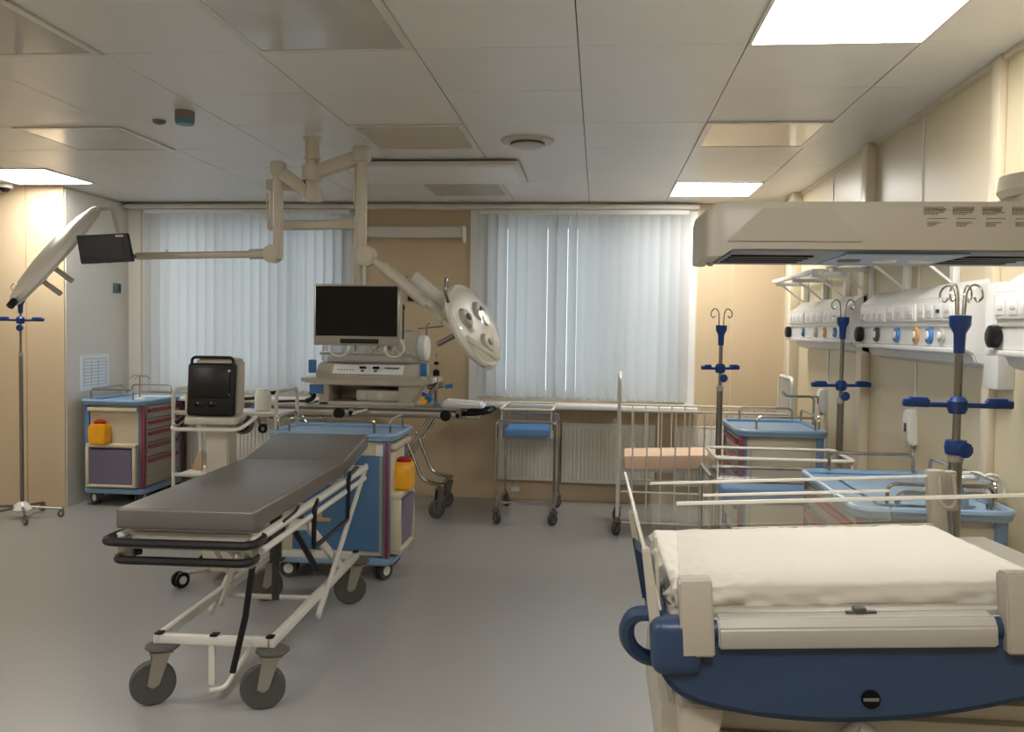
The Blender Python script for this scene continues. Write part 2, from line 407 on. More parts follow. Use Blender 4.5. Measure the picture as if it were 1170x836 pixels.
# right lamp arm
RX = -1.285
m = beam(W(CX, 4.80, 2.24), W(RX, 4.76, 2.325), .075, .07); m.cyl(W(CX, 4.8, 2.20), W(CX, 4.8, 2.28), .055); m.build('swing_arm', 'pendant_cream', t)
m = MB(); m.box(W(RX, 4.76, 2.335), (.085, .085, .085), bev=.015); m.cyl(W(RX, 4.76, 2.30), W(RX, 4.76, 1.76), .030, bev=.003); m.cyl(W(RX-.035, 4.76, 2.28), W(RX-.035, 4.76, 2.05), .006); m.build('drop_tube', 'pendant_cream', t)
m = MB(); m.cyl(W(RX+.03, 4.72, 1.79), W(RX+.03, 4.80, 1.79), .055, bev=.01)
m.cyl(W(RX+.06, 4.76, 1.775), W(-.86, 4.76, 1.50), .026, bev=.004); m.cyl(W(-.88, 4.76, 1.515), W(-.80, 4.62, 1.44), .022); m.cyl(W(-.81, 4.63, 1.445), W(-.50, 4.48, 1.255), .013); m.cyl(W(-.50, 4.48, 1.255), W(-.53, 4.60, 1.26), .010); m.cyl(W(RX+.12, 4.76, 1.735), W(-.92, 4.76, 1.535), .031)
m.build('spring_arm', 'pendant_cream', t)
# left lamp arm
LX = -1.755
m = beam(W(CX, 4.80, 2.12), W(LX, 4.78, 2.25), .07, .065); m.cyl(W(CX, 4.8, 2.09), W(CX, 4.8, 2.16), .05); m.build('swing_arm', 'pendant_cream', t)
m = MB(); m.box(W(LX, 4.78, 2.265), (.075, .075, .075), bev=.012); m.cyl(W(LX, 4.78, 2.24), W(LX, 4.78, 1.77), .028, bev=.003); m.build('drop_tube', 'pendant_cream', t)
m = MB(); m.cyl(W(LX-.03, 4.74, 1.80), W(LX-.03, 4.82, 1.80), .05, bev=.01); m.cyl(W(LX-.06, 4.78, 1.80), W(-2.58, 4.80, 1.785), .020, bev=.003)
m.cyl(W(LX-.05, 4.78, 1.80), W(LX-.16, 4.78, 1.798), .028); m.cyl(W(-2.40, 4.80, 1.80), W(-2.40, 4.80, 1.822), .008)
m.build('spring_arm', 'pendant_cream', t)
# monitor arm
QX = -1.845
m = beam(W(CX, 4.82, 2.17), W(QX, 4.95, 2.20), .06, .06); m.box(W(QX, 4.95, 2.20), (.07, .07, .06), bev=.01); m.cyl(W(QX, 4.95, 2.2), W(QX, 4.95, 1.97), .024); m.cyl(W(QX-.03, 4.93, 2.15), W(QX-.03, 4.93, 2.0), .006)
m.build('swing_arm', 'pendant_cream', t)
m = beam(W(QX-.03, 4.95, 1.975), W(-1.33, 4.88, 1.975), .055, .05); m.cyl(W(-1.33, 4.88, 2.02), W(-1.33, 4.88, 1.60), .027, bev=.003)
m.build('monitor_arm', 'pendant_cream', t)
m = MB(); m.cyl(W(-1.33, 4.88, 1.62), W(-1.33, 4.88, 1.44), .018); m.box(W(-1.33, 4.87, 1.47), (.12, .03, .12), bev=.005); m.build('monitor_bracket', 'steel', t)
# monitor
t = thing('monitor', 'black screen in a silver frame hanging above the incubator', 'monitor', (-1.32, 4.82, 1.475))
m = MB(); m.bb(-.24, .24, -.018, .018, -.17, .165, bev=.006); m.bb(-.18, .18, .018, .034, -.12, .12, bev=.006); m.build('casing', 'alu', t)
m = MB(); m.bb(-.228, .228, -.021, -.017, -.118, .155); m.build('screen', 'black_gloss', t)
m = MB(); m.bb(-.09, .125, -.022, -.017, -.158, -.132, bev=.002); m.build('button_strip', 'black_plastic', t)
m = MB(); m.bb(.255, .262, -.01, .0, -.13, .06); m.tube([(.262, -.005, .05), (.262, -.005, .03)], .005); m.build('side_cable', 'black_plastic', t)
# left big lamp (seen almost edge-on), its frame: local z = lamp axis
def lamp_axes(root, n, up=(0, 1, 0)):
    n = Vector(n).normalized(); root.rotation_mode = 'QUATERNION'; root.rotation_quaternion = Vector((0, 0, 1)).rotation_difference(n)
t = thing('surgical_lamp', 'large white disc lamp tilted almost edge-on before the beige pillar', 'surgical lamp', (-3.05, 4.78, 1.79), group='surgical lamps')
lamp_axes(t, (.62, .50, -.62))
m = MB(); m.lathe([(0, -.058), (.12, -.056), (.25, -.042), (.33, -.022), (.356, -.008), (.358, .018), (.35, .028), (0, .032)], seg=48); m.build('lamp_housing', 'white_metal', t)
m = MB(); m.lathe([(0, .028), (.34, .028), (.335, .036), (0, .038)], seg=48); m.build('lens', 'frame_white', t)
qi = t.rotation_quaternion.inverted(); e_ = Vector((-.64*.85, -.64*.53, -.77))
for k_ in (.06, .155):
    p_ = qi @ (e_*k_+Vector((-.53, .85, 0))*.0); p_.z = 0
    m = MB(); m.cyl(p_+Vector((0, 0, .03)), p_+Vector((0, 0, .165)), .015, bev=.003); m.cyl(p_+Vector((0, 0, .03)), p_+Vector((0, 0, .055)), .03); m.build('handle', 'cream_metal', t)
m = MB(); m.cyl((.355, .1, 0), (.40, .11, 0), .02); m.cyl((-.36, .05, 0), (-.39, .055, 0), .018); m.build('side_knob', 'black_plastic', t)
m = MB(); m.tube([(-.1, -.375, 0), (-.18, -.37, .06), (-.2, -.25, .16), (-.1, -.1, .24)], .012); m.build('yoke', 'pendant_cream', t)
# control screen by the lamp
t = thing('control_screen', 'black tablet-like screen at the end of the long horizontal arm', 'screen', (-2.59, 4.50, 1.80), rot=(0, R(-1.5), R(2)))
m = MB(); m.prism([(-.150, .070), (.128, .078), (.155, -.070), (-.128, -.080)], -.012, .012, 'y', bev=.004); m.build('casing', 'black_plastic', t)
m = MB(); m.prism([(-.112, .050), (.095, .055), (.112, -.050), (-.098, -.056)], -.0145, -.0115, 'y'); m.build('screen', 'screen_grey', t)
m = MB(); m.bb(.065, .108, -.0155, -.011, .058, .068); m.build('sticker', 'cream_metal', t)
m = MB(); m.cyl((.02, .012, 0), (.02, .10, 0), .02); m.cyl((.02, .09, 0), (.02, .28, -.02), .012); m.build('mount', 'steel', t)
# right dome lamp
t = thing('surgical_lamp', 'smaller round lamp with clear face tilted beside the incubator monitor', 'surgical lamp', (-.655, 4.74, 1.425), group='surgical lamps')
lamp_axes(t, (-.85, .28, -.42))
m = MB(); m.lathe([(.205, -.012), (.235, -.008), (.242, .008), (.235, .028), (.20, .038), (0, .042), (0, .03), (.19, .026), (.205, .01)], seg=48); m.build('lamp_housing', 'white_metal', t)
m = MB(); m.lathe([(0, -.07), (.09, -.066), (.16, -.05), (.215, -.02), (.225, -.006), (.218, -.006), (.205, -.022), (.155, -.046), (0, -.063)], seg=48); m.build('clear_cover', 'acrylic', t)
for k in range(3):
    a = k*2*PI/3+.5; m = MB(); cxk, cyk = .115*math.cos(a), .115*math.sin(a)
    m.lathe([(0, -.03), (.02, -.034), (.045, -.03), (.062, -.01), (.066, .02), (0, .024)], (cxk, cyk, 0), seg=24); rf = m.build('reflector', 'rail_grey', t)
    m = MB(); m.lathe([(0, -.044), (.016, -.044), (.022, -.030), (0, -.030)], (cxk, cyk, 0), seg=16); m.build('bulb_cap', 'dark_grey', rf)
m = MB(); m.cyl((0, 0, .04), (0, 0, .25), .015, bev=.003); m.cyl((0, 0, .04), (0, 0, .12), .024, bev=.004); m.build('handle', 'steel', t)
m = MB(); m.cyl((-.02, .12, .036), (-.02, .12, .056), .035, bev=.004); m.build('sensor_knob', 'black_plastic', t)
m = MB(); m.tube([(-.255, 0, -.01), (-.27, 0, -.04), (-.262, 0, .0)], .012, rad=.01); m.cyl((0, 0, -.075), (0, 0, -.06), .03); m.build('yoke', 'pendant_cream', t)
m = MB(); m.tube([(.06, -.235, 0), (.09, -.30, -.03), (.16, -.29, -.05), (.17, -.20, -.0)], .008, rad=.02); m.build('grip_bar', 'steel', t)
# flat bracket piece of the lamp yoke, behind the spring arm
t = thing('yoke_bracket', 'small flat white bracket box behind the sloping lamp arm', 'camera', (-.93, 4.84, 1.60), rot=(0, R(38), 0))
m = MB(); m.bb(-.12, .12, -.02, .02, -.05, .05, bev=.008); m.build('casing', 'white_metal', t)
m = MB(); m.bb(-.15, -.12, -.01, .01, -.045, .0, bev=.003); m.cyl((0, 0, -.05), (0, -.06, -.07), .012); m.build('hinge', 'steel', t)

# ================================================================== BACK WALL FIXTURES
t = thing('wall_lamp', 'long white ultraviolet lamp box high on the beige pier between windows', 'wall lamp', (-1.50, YB, 2.19))
m = MB(); m.bb(-.46, .385, -.10, -.012, -.045, .045, bev=.006); m.build('housing', 'white_metal', t)
m = MB(); m.bb(.385, .405, -.12, 0, -.085, .05, bev=.004); m.build('end_bracket', 'frame_white', t)
m = MB(); m.bb(-.475, -.46, -.12, 0, -.06, .05, bev=.004); m.build('end_bracket', 'frame_white', t)
m = MB(); m.bb(-.44, .37, -.104, -.099, -.03, .03); m.build('lens_cover', 'wall_pale', t)
t = thing('wall_socket', 'small black device mounted on the beige pier beside the monitor', 'wall device', (-1.53, YB, 1.68))
m = MB(); m.prism([(-.05, .06), (.0, .06), (.07, -.03), (.07, -.055), (-.05, -.055)], -.03, 0, 'y', bev=.006); m.build('casing', 'black_plastic', t)
m = MB(); m.cyl((-.01, -.03, 0), (-.01, -.036, 0), .018); m.build('dial', 'dark_grey', t)
def sheet(): 
    t = thing('paper_notice', 'white printed sheet on the pale wall above the left drug cart', 'notice', (PX+.008, 6.81, 1.02), R(90))
    m = MB(); m.bb(-.20, .20, -.006, 0, -.145, .135); m.build('sheet', 'paper', t)
    m = MB()
    for k in range(9):
        z = .1-k*.026; m.bb(-.16, .16, -.0068, -.006, z, z+.004)
    for x in (-.16, -.06, .04, .16): m.bb(x, x+.005, -.0068, -.006, -.12, .105)
    m.build('printed_table', 'paper_line', t)
sheet()
t = thing('light_switch', 'dark teal switch plate high on the pale wall left of the blind', 'switch', (-3.93+.16, YB, 1.70))
t.location = (PX+.008, 7.14, 1.70); t.rotation_euler = (0, 0, R(90))
m = MB(); m.bb(-.055, .055, -.012, 0, -.042, .042, bev=.004); m.build('plate', 'mid_grey', t)
m = MB(); m.bb(-.045, -.002, -.018, -.012, -.03, .03, bev=.002); m.build('button', 'teal', t)
m = MB(); m.bb(.002, .045, -.018, -.012, -.03, .03, bev=.002); m.build('button', 'dark_grey', t)
# radiators
def radiator(x0, x1, z0, z1, label):
    t = thing('radiator', label, 'radiator', ((x0+x1)/2, YB-.09, z0), group='white panel radiators'); h = (x1-x0)/2; H = z1-z0
    m = MB(); m.bb(-h, h, -.012, .03, 0, H, bev=.004)
    n = int(2*h/.033)
    for k in range(n):
        x = -h+.02+(k+.5)*(2*h-.04)/n; m.box((x, -.014, H/2), (.017, .012, H-.06), bev=.005)
    m.build('ribbed_panel', 'radiator_white', t)
    m = MB(); m.bb(-h, h, -.016, .035, H, H+.014, bev=.003)
    for k in range(int(2*h/.02)): m.bb(-h+.01+k*.02, -h+.014+k*.02, -.010, .03, H+.014, H+.017)
    m.build('top_grille', 'radiator_white', t)
    m = MB(); m.cyl((h-.04, .03, H*.8), (h-.04, .09, H*.8), .012); m.cyl((-h+.04, .03, H*.8), (-h+.04, .09, H*.8), .012); m.cyl((h-.04, .03, H*.2), (h-.04, .09, H*.2), .012); m.cyl((-h+.04, .03, H*.2), (-h+.04, .09, H*.2), .012); m.build('wall_bracket', 'steel', t)
radiator(-.815, -.300, .175, .635, 'ribbed white radiator directly behind the blue-mattress bassinet')
radiator(-.280, .470, .165, .635, 'ribbed white radiator between the near bassinet and the white crib')
radiator(.62, 1.16, .165, .635, 'ribbed white radiator behind the right half of the white crib')
radiator(-3.45, -2.30, .165, .635, 'ribbed white radiator under the left window behind the pedestal monitor')
t = thing('floor_socket', 'small white socket box on the skirting with a cable above', 'socket', (-.66, YB, .09))
m = MB(); m.bb(-.035, .035, -.035, 0, -.025, .02, bev=.004); m.build('box', 'white_plastic', t)
m = MB(); m.tube([(0, -.012, .02), (0, -.012, .10)], .006); m.build('cable', 'white_plastic', t)

# ================================================================== RIGHT WALL
def gas_panel(y0, y1, z0, z1, label, n_out):
    """bedhead service panel: local x runs along the wall away from the viewer, -y out of the wall"""
    t = thing('bedhead_panel', label, 'medical gas panel', (XR, (y0+y1)/2, (z0+z1)/2), R(90), group='medical gas panels on the right wall')
    h = (y1-y0)/2; H = (z1-z0)/2; D = .13
    # after rz=90: local x -> world +Y ; local y -> world -X (out of the wall)
    pf = [(0, H+.02), (.045, H+.02), (D, H-.045), (D, -H+.045), (D-.045, -H+.025), (D-.06, -H-.01), (0, -H-.03)]
    m = MB(); m.prism(pf, -h, h, 'x', bev=.006); m.build('casing', 'gas_white', t)
    m = MB(); m.bb(-h+.008, h-.008, D-.004, D+.006, -.016, -.008); m.build('trim_rail', 'rail_grey', t)
    m = MB(); m.bb(-h-.006, h+.006, D-.02, D+.014, -H+.028, -H+.048, bev=.004); m.build('lower_lip', 'gas_white', t)
    zt, zb = H-.06, .008
    for k in range(3):
        m = MB(); xa = h-.04-k*(2*h-.06)/3; xb = xa-(2*h-.06)/3+.03
        m.bb(xb, xa, D, D+.010, zb, zt, bev=.003); sp = m.build('socket_module', 'frame_white', t)
        nn = 4 if k != 1 else 3
        for q in range(nn):
            c = xb+(xa-xb)*(q+.5)/nn; hw = (xa-xb)/nn*.36
            m = MB(); m.bb(c-hw, c+hw, D+.009, D+.013, zb+.012, zt-.012, bev=.002); m.bb(c-hw*.55, c+hw*.55, D+.012, D+.015, zb+.03, zt-.03, bev=.002, mi=1 if (k, q) != (2, 1) else 2); m.build('power_socket', ['frame_white', 'wall_pale', 'dark_grey'], sp)
    for k, (u, rr, c1) in enumerate(n_out):
        rr *= 1.08
        y = h-.10-u*(2*h-.2); m = MB(); z = -.050
        m.lathe([(0, 0), (rr*1.25, 0), (rr*1.25, .006), (rr*1.15, .012), (rr*.75, .014), (rr*.72, .009), (0, .009)], (y, D, z), (0, 1, 0), seg=20); gl = m.build('gas_outlet', c1, t)
        m = MB(); m.lathe([(0, .008), (rr*.68, .008), (rr*.6, .018), (rr*.3, .02), (0, .016)], (y, D, z), (0, 1, 0), seg=14); m.build('outlet_core', 'frame_white', gl)
    m = MB(); m.lathe([(0, 0), (.03, 0), (.038, .006), (.038, .03), (.026, .036), (0, .036)], (h-.055, D, -.050), (0, 1, 0), seg=18); m.build('vacuum_knob', 'black_plastic', t)
    return t
# y increases away from the viewer; knob at far end of each panel
gas_panel(4.98, 6.45, 1.33, 1.60, 'white medical gas panel farthest along the right wall, near the corner', [(.28, .022, 'blue_label'), (.55, .022, 'rail_grey'), (.72, .022, 'orange'), (.9, .02, 'blue_label')])
gas_panel(3.46, 4.74, 1.315, 1.60, 'white medical gas panel in the middle of the right wall behind the tallest pole', [(.18, .026, 'dark_grey'), (.45, .026, 'blue_label'), (.68, .026, 'orange'), (.82, .026, 'blue_label'), (.94, .022, 'rail_grey')])
gas_panel(1.95, 3.19, 1.315, 1.60, 'white medical gas panel cut by the right edge of the view', [(.25, .026, 'dark_grey'), (.6, .026, 'blue_label'), (.85, .026, 'orange')])
# rails and brackets above the panels
def bracket_rail(y0, y1, z, label):
    t = thing('wall_rail', label, 'equipment rail', (XR, (y0+y1)/2, z), R(90), group='equipment rails above the gas panels'); h = (y1-y0)/2
    m = MB(); m.bb(-h, h, .20, .235, -.012, .012, bev=.003); m.bb(-h, h, .04, .06, -.01, .01); m.build('rail', 'frame_white', t)
    for s in (-1, 0, 1):
        x = s*(h-.08); m = MB(); m.bb(x-.02, x+.02, 0, .22, -.035, -.012, bev=.003); m.bb(x-.022, x+.022, .0, .03, -.20, 0, bev=.004); m.prism([(.02, -.15), (.035, -.15), (.19, -.03), (.17, -.03)], x-.006, x+.006, 'x'); m.build('bracket', 'frame_white', t)
    m = MB(); m.bb(-h+.01, h-.01, .03, .22, .006, .012); m.build('glass_shelf', 'smoke_acrylic', t)
bracket_rail(5.35, 6.55, 1.77, 'white bracketed glass shelf above the farthest gas panel')
bracket_rail(3.75, 5.05, 1.775, 'white bracketed glass shelf above the middle gas panel')
m = MB(); m.bb(XR-.06, XR-.001, 3.30, 3.42, 1.22, 1.60, bev=.004); m.build('service_duct', 'frame_white'); tag(bpy.data.objects['service_duct'], 'white vertical duct cover at the near end of the middle gas panel', 'duct cover')
def dispenser(y, z0, z1, label):
    t = thing('soap_dispenser', label, 'dispenser', (XR, y, (z0+z1)/2), R(90), group='slim white dispensers on the right wall'); H = (z1-z0)/2
    m = MB(); m.prism([(0, H), (.035, H), (.045, H-.02), (.045, -H+.03), (.03, -H), (0, -H)], -.04, .04, 'x', bev=.006); m.build('housing', 'white_plastic', t)
    m = MB(); m.bb(-.015, .015, .012, .035, -H-.018, -H+.01, bev=.004); m.build('nozzle', 'rail_grey', t)
    m = MB(); m.bb(-.012, .012, .044, .048, -.02, .02); m.build('badge', 'dark_grey', t)
dispenser(4.27, .90, 1.065, 'slim white dispenser on the cream wall left of the nearest blue pole clamp')
dispenser(5.92, .90, 1.05, 'slim white dispenser on the cream wall just left of the second pole')

# ================================================================== CASTOR + CARTS
def castor(par, x, y, r=.05, h=.13, a=0., wheel='rubber_grey', fork='steel', name='castor', wd=.026, twin=False, hub='white_plastic', hr=.58):
    """a castor under (x, y): fork from height h down to the wheel"""
    off = r*.35; dx, dy = math.sin(a), math.cos(a); cx, cy = x-dx*off, y-dy*off
    sd = Vector((dy, -dx, 0)); c = Vector((cx, cy, r))
    m = MB(); m.cyl((x, y, h), (x, y, h-.03), .016)
    for s in (-1, 1):
        p = c+sd*s*(wd*.5+.006); top = Vector((x, y, h-.025))+sd*s*(wd*.5+.006)
        mb = bmesh.new(); d1 = Vector((dx, dy, 0))
        q = [top+d1*r*.4, top-d1*r*.35, p-d1*r*.25-Vector((0, 0, .004)), p+d1*r*.25-Vector((0, 0, .004))]
        A = [mb.verts.new(v-sd*.003) for v in q]; B = [mb.verts.new(v+sd*.003) for v in q]
        mb.faces.new(A); mb.faces.new(B[::-1])
        for i in range(4): mb.faces.new((A[i], A[(i+1) % 4], B[(i+1) % 4], B[i]))
        bmesh.ops.recalc_face_normals(mb, faces=mb.faces[:]); m._add(mb)
    m.box((x, y, h-.03), (wd+.022, r*1.0, .008), rot=rotm(0, 0, -a), bev=.003)
    f = m.build(name, fork, par)
    for s in ((-1, 1) if twin else (0,)):
        cc = c+sd*s*.020 if twin else c; w2 = wd*.38 if twin else wd*.5
        m = MB(); m.lathe([((hr-.03)*r, -w2), (r*.93, -w2), (r, -w2*.6), (r, w2*.6), (r*.93, w2), ((hr-.03)*r, w2)], cc, sd, seg=28); wl = m.build('tyre', wheel, f)
        m = MB(); m.lathe([(0, -w2*1.08), (r*(hr-.08), -w2*1.05), (r*hr, -w2*.9), (r*hr, w2*.9), (r*(hr-.08), w2*1.05), (0, w2*1.08)], cc, sd, seg=24); m.build('wheel_hub', hub, f)
    return f
def sharps_bin(loc, rz, label):
    t = thing('sharps_bin', label, 'sharps container', loc, rz)
    m = MB(); m.prism([(-.065, 0), (.065, 0), (.075, .11), (.05, .155), (-.055, .155), (-.075, .11)], -.05, .05, 'y', bev=.008); m.build('tub', 'bin_yellow', t)
    m = MB(); m.lathe([(0, .150), (.04, .150), (.043, .172), (.024, .182), (0, .182)]); m.build('lid', 'lid_red', t)
    return t
def cart(loc, rz, label, front='drawers', side='bins', top_items=True, H=.83, W_=.66, D_=.47):
    """local: drawer face at -y (width W_ along x), bin end at -x side. origin at floor centre"""
    t = thing('medical_cart', label, 'medical cart', loc, rz, group='blue and cream medical carts')
    w, d = W_/2, D_/2; z0, z1 = .14, H-.05
    m = MB(); m.bb(-w+.03, w-.03, -d+.03, d-.03, z0, z1, bev=.01); m.build('body', 'cart_cream', t)
    for sx in (-1, 1):
        for sy in (-1, 1): m = MB(); m.bb(sx*(w-.03)-.02, sx*(w-.03)+.02, sy*(d-.03)-.02, sy*(d-.03)+.02, z0-.01, z1, bev=.008); m.build('corner_post', 'cart_blue', t)
    m = MB(); m.prism(rrect(-w-.015, w+.015, -d-.005, d+.005, .07), z0-.045, z0-.005, 'z', bev=.010); m.build('base_plate', 'tray_blue', t)
    m = MB(); q = rrect(-w-.02, w+.02, -d-.01, d+.01, .06); m.prism(q, z1, z1+.022, 'z', bev=.006)
    m.tube([(x*.985, y*.98, z1+.028) for x, y in q], .014, 8, True)
    m.build('top_tray', 'tray_blue', t)
    # drawers on -y, plain back panel on +y
    n = 5; hs = [.095, .085, .10, .11, .17]; z = z1-.02
    for k in range(n):
        hh = hs[k]; m = MB(); m.bb(-w+.06, w-.06, -d+.01, -d+.032, z-hh+.008, z, bev=.004); dr = m.build('drawer', 'cart_grey', t)
        m = MB(); m.bb(-w+.075, w-.075, -d-.012, -d+.012, z-.038, z-.012, bev=.005); m.build('drawer_handle', 'handle_red', dr); z -= hh
    for a in (-w+.008, w-.03): m = MB(); m.bb(a, a+.022, -d+.002, -d+.034, z0-.005, z1, bev=.002); m.build('edge_strip', 'strip_red', t)
    # end fittings on -x : shelf opening above, tilt bin below
    if side == 'bins':
        x = -w+.03
        m = MB(); m.bb(x-.012, x, -d+.055, d-.055, z0+.33, z1-.03, bev=.003); m.bb(x-.07, x, -d+.05, d-.05, z0+.315, z0+.345, bev=.006); m.bb(x-.05, x, -d+.05, d-.05, z1-.05, z1-.02, bev=.006); m.build('side_shelf', 'cart_cream', t)
        m = MB(); m.bb(x-.075, x, -d+.05, -d+.075, z0+.02, z0+.315, bev=.003); m.bb(x-.075, x, d-.075, d-.05, z0+.02, z0+.315, bev=.003); m.bb(x-.075, x, -d+.05, d-.05, z0+.01, z0+.03, bev=.003); m.build('bin_frame', 'cart_cream', t)
        m = MB(); m.prism([(x-.002, z0+.03), (x-.06, z0+.03), (x-.085, z0+.30), (x-.002, z0+.30)], -d+.078, d-.078, 'y', bev=.006); m.build('waste_bin', 'bin_purple', t)
    m = MB()
    m.bb(w-.032, w-.022, -d+.07, d-.07, z0+.05, z1-.06, bev=.003); m.build('end_panel', 'cart_grey', t)
    # gallery rail
    m = MB(); zt = z1+.04
    m.tube([(-w+.10, d-.02, zt), (-w+.10, d-.02, zt+.075), (w-.10, d-.02, zt+.075), (w-.10, d-.02, zt)], .007, rad=.03)
    m.tube([(-w+.02, -d+.10, zt), (-w+.02, -d+.10, zt+.075), (-w+.02, d-.06, zt+.075), (-w+.02, d-.06, zt)], .007, rad=.03)
    m.tube([(w-.02, -d+.10, zt), (w-.02, -d+.10, zt+.075), (w-.02, d-.06, zt+.075), (w-.02, d-.06, zt)], .007, rad=.03)
    m.build('gallery_rail', 'chrome', t)
    for sx in (-1, 1):
        for sy in (-1, 1): castor(t, sx*(w-.07), sy*(d-.07), .052, .10, .5*sx+sy, hub='white_plastic', fork='dark_grey', twin=True, wheel='dark_grey')
    return t
# left cart: bin end to the viewer (-Y), drawers to the right (+X)
c1 = cart((-3.70, 6.86, 0), R(90), 'drug cart by the pale wall at left, red-handled drawers and yellow bin', W_=.66, D_=.50)
sharps_bin((-3.79, 6.50, .485), 0, 'yellow sharps bin with dark red lid on the left cart shelf')
t = thing('infusion_rack', 'thin chrome rod rack standing on the left drug cart', 'rack', (-3.66, 6.86, .80))
m = MB(); m.lathe([(0, 0), (.05, 0), (.05, .008), (.012, .018), (0, .018)]); m.build('foot', 'white_plastic', t)
m = MB(); m.tube([(0, 0, .015), (0, 0, .19)], .006); m.tube([(-.09, 0, .165), (-.05, 0, .19), (.05, 0, .19), (.09, 0, .165)], .004); m.tube([(0, -.08, .17), (0, 0, .19), (0, .08, .17)], .004); m.build('rod', 'chrome', t)
# middle cart behind the stretcher: long back side to the viewer, bins on the right (+X)
c2 = cart((-1.455, 5.02, 0), R(180), 'blue cart standing behind the grey stretcher, yellow bin on its right end', W_=.68, D_=.48, H=.835)
m = MB(); m.bb(-.27, .22, .21, .222, .17, .70, bev=.003); m.build('back_panel', 'panel_blue', c2, 'plain blue back panel')
m = MB(); m.bb(.0, .16, .222, .2245, .33, .35); m.bb(.05, .10, .222, .2245, .35, .375); m.build('panel_sticker', 'orange', c2)
m = MB(); m.bb(-.30, -.25, .213, .2235, .70, .76); m.build('label_plate', 'white_plastic', c2)
m = MB(); m.bb(-.327, -.305, .222, .232, .135, .785, bev=.002); m.build('back_edge_strip', 'strip_red', c2)
sharps_bin((-1.095, 5.02, .487), R(90), 'yellow sharps bin with dark red lid on the blue cart behind the stretcher')
# far right cart
c3 = cart((1.09, 5.71, 0), R(-90), 'blue-topped cart in front of the far right corner crib, plain cream end facing', side='plain', W_=.68, D_=.50, H=.845)
m = MB(); m.box((.31, 0, .45), (.02, .34, .55), bev=.004); m.build('front_panel', 'cart_cream', c3)
t = c3
m = MB(); m.tube([(-.2, .30, .5), (-.2, .30, 1.0), (-.2, .12, 1.0), (-.2, .10, 1.03)], .008, rad=.03); m.tube([(-.2, .30, 1.0), (-.2, .36, 1.0), (-.2, .37, 1.03)], .007); m.build('hook_arm', 'chrome', t)
c4 = cart((1.125, 3.47, 0), R(-90), 'largest blue cart top on the right, just behind the infant warmer', side='plain', W_=.80, D_=.50, H=.845)
m = MB(); m.box((.36, 0, .45), (.02, .34, .55), bev=.004); m.build('front_panel', 'cart_cream', c4)
m = MB(); m.tube([(.33, -.10, .80), (.33, -.10, .87), (.33, .20, .87), (.33, .20, .80)], .012, rad=.04); m.build('tray_handle', 'chrome', c4)
m = MB(); m.bb(-.3, .3, -.15, .17, .823, .829, bev=.002); m.build('tray_liner', 'tray_blue', c4)

# ================================================================== STRETCHER
t = thing('stretcher', 'grey-padded patient stretcher on a white frame with large castors', 'stretcher', (-1.405, 2.93, 0), R(1.5))
hw = .245
m = MB(); m.bb(-hw, hw, 0, 1.20, .700, .772, bev=.010, seg=3); m.build('mattress', 'vinyl_grey', t)
m = MB(); m.box((0, 1.205+.25*math.cos(R(8)), .736+.25*math.sin(R(8))), (2*hw, .50, .072), rot=rotm(R(8), 0, 0), bev=.010, seg=3); m.build('head_cushion', 'vinyl_grey', t, 'raised head section')
m = MB()
for sg in (-1, 1):
    m.tube([(sg*(hw-.005), .02, .668), (sg*(hw-.005), 1.66, .668)], .017); m.tube([(sg*(hw+.005), .06, .622), (sg*(hw+.005), 1.60, .622)], .012)
    m.tube([(sg*(hw-.03), 1.22, .69), (sg*(hw-.03), 1.70, .755)], .013)
for y in (.05, .6, 1.2, 1.62): m.bb(-hw+.02, hw-.02, y, y+.035, .655, .68)
m.bb(-hw+.03, hw-.03, .05, 1.18, .685, .698)
m.build('deck_frame', 'white_metal', t)
for z, y, wd in ((.668, -.06, .262), (.600, -.03, .235)):
    m = MB(); m.tube([(-wd+.03, .10, z), (-wd, .06, z), (-wd, y, z), (wd, y, z), (wd, .06, z), (wd-.03, .10, z)], .0155, rad=.05); m.build('end_bar', 'black_plastic', t, 'black padded bar')
m = MB(); m.bb(-.225, .225, .03, .05, .625, .65)
for sg in (-1, 1): m.bb(sg*.225-.014, sg*.225+.014, .0, .07, .575, .67, bev=.004)
m.build('end_plate', 'alu', t)
m = MB(); cx = .02
for sg in (-1, 1): m.bb(cx+sg*.215-.015, cx+sg*.215+.015, .20, 1.50, .228, .262, bev=.004)
m.bb(cx-.215, cx+.215, .20, .23, .228, .262, bev=.004); m.bb(cx-.215, cx+.215, 1.47, 1.50, .228, .262, bev=.004); m.tube([(cx-.2, .86, .212), (cx+.2, .86, .212)], .012)
m.build('chassis', 'white_metal', t)
for x, y in ((cx-.21, .215), (cx, .215), (cx+.21, .215), (cx+.215, 1.485), (cx-.215, 1.485)): m = MB(); m.bb(x-.014, x+.014, y-.018, y+.018, .262, .270, bev=.003); m.build('end_cap', 'black_plastic', t)
for sg in (-1, 1):
    x = cx+sg*.235
    m = MB(); beam((x, .80, .20), (x-sg*.01, 1.66, .68), .030, .016, mb=m); beam((x, .82, .22), (x, .74, .17), .03, .018, mb=m); m.build('scissor_leg', 'white_metal', t)
    m = MB(); beam((x-.03, .42, .635), (x-.03, .68, .58), .045, .018, mb=m); beam((x-.03, .66, .59), (x-.03, 1.24, .25), .04, .018, mb=m); m.build('scissor_leg', 'white_metal', t)
m = MB(); m.tube([(.215, .10, .64), (.16, .15, .36), (.12, .13, .16)], .012); m.build('gas_strut', 'black_plastic', t)
m = MB(); m.tube([(.20, .58, .58), (.24, .78, .36)], .013); m.build('gas_strut', 'black_plastic', t)
m = MB(); m.bb(.0, .022, .205, .225, .08, .235); m.build('drop_plate', 'white_metal', t)
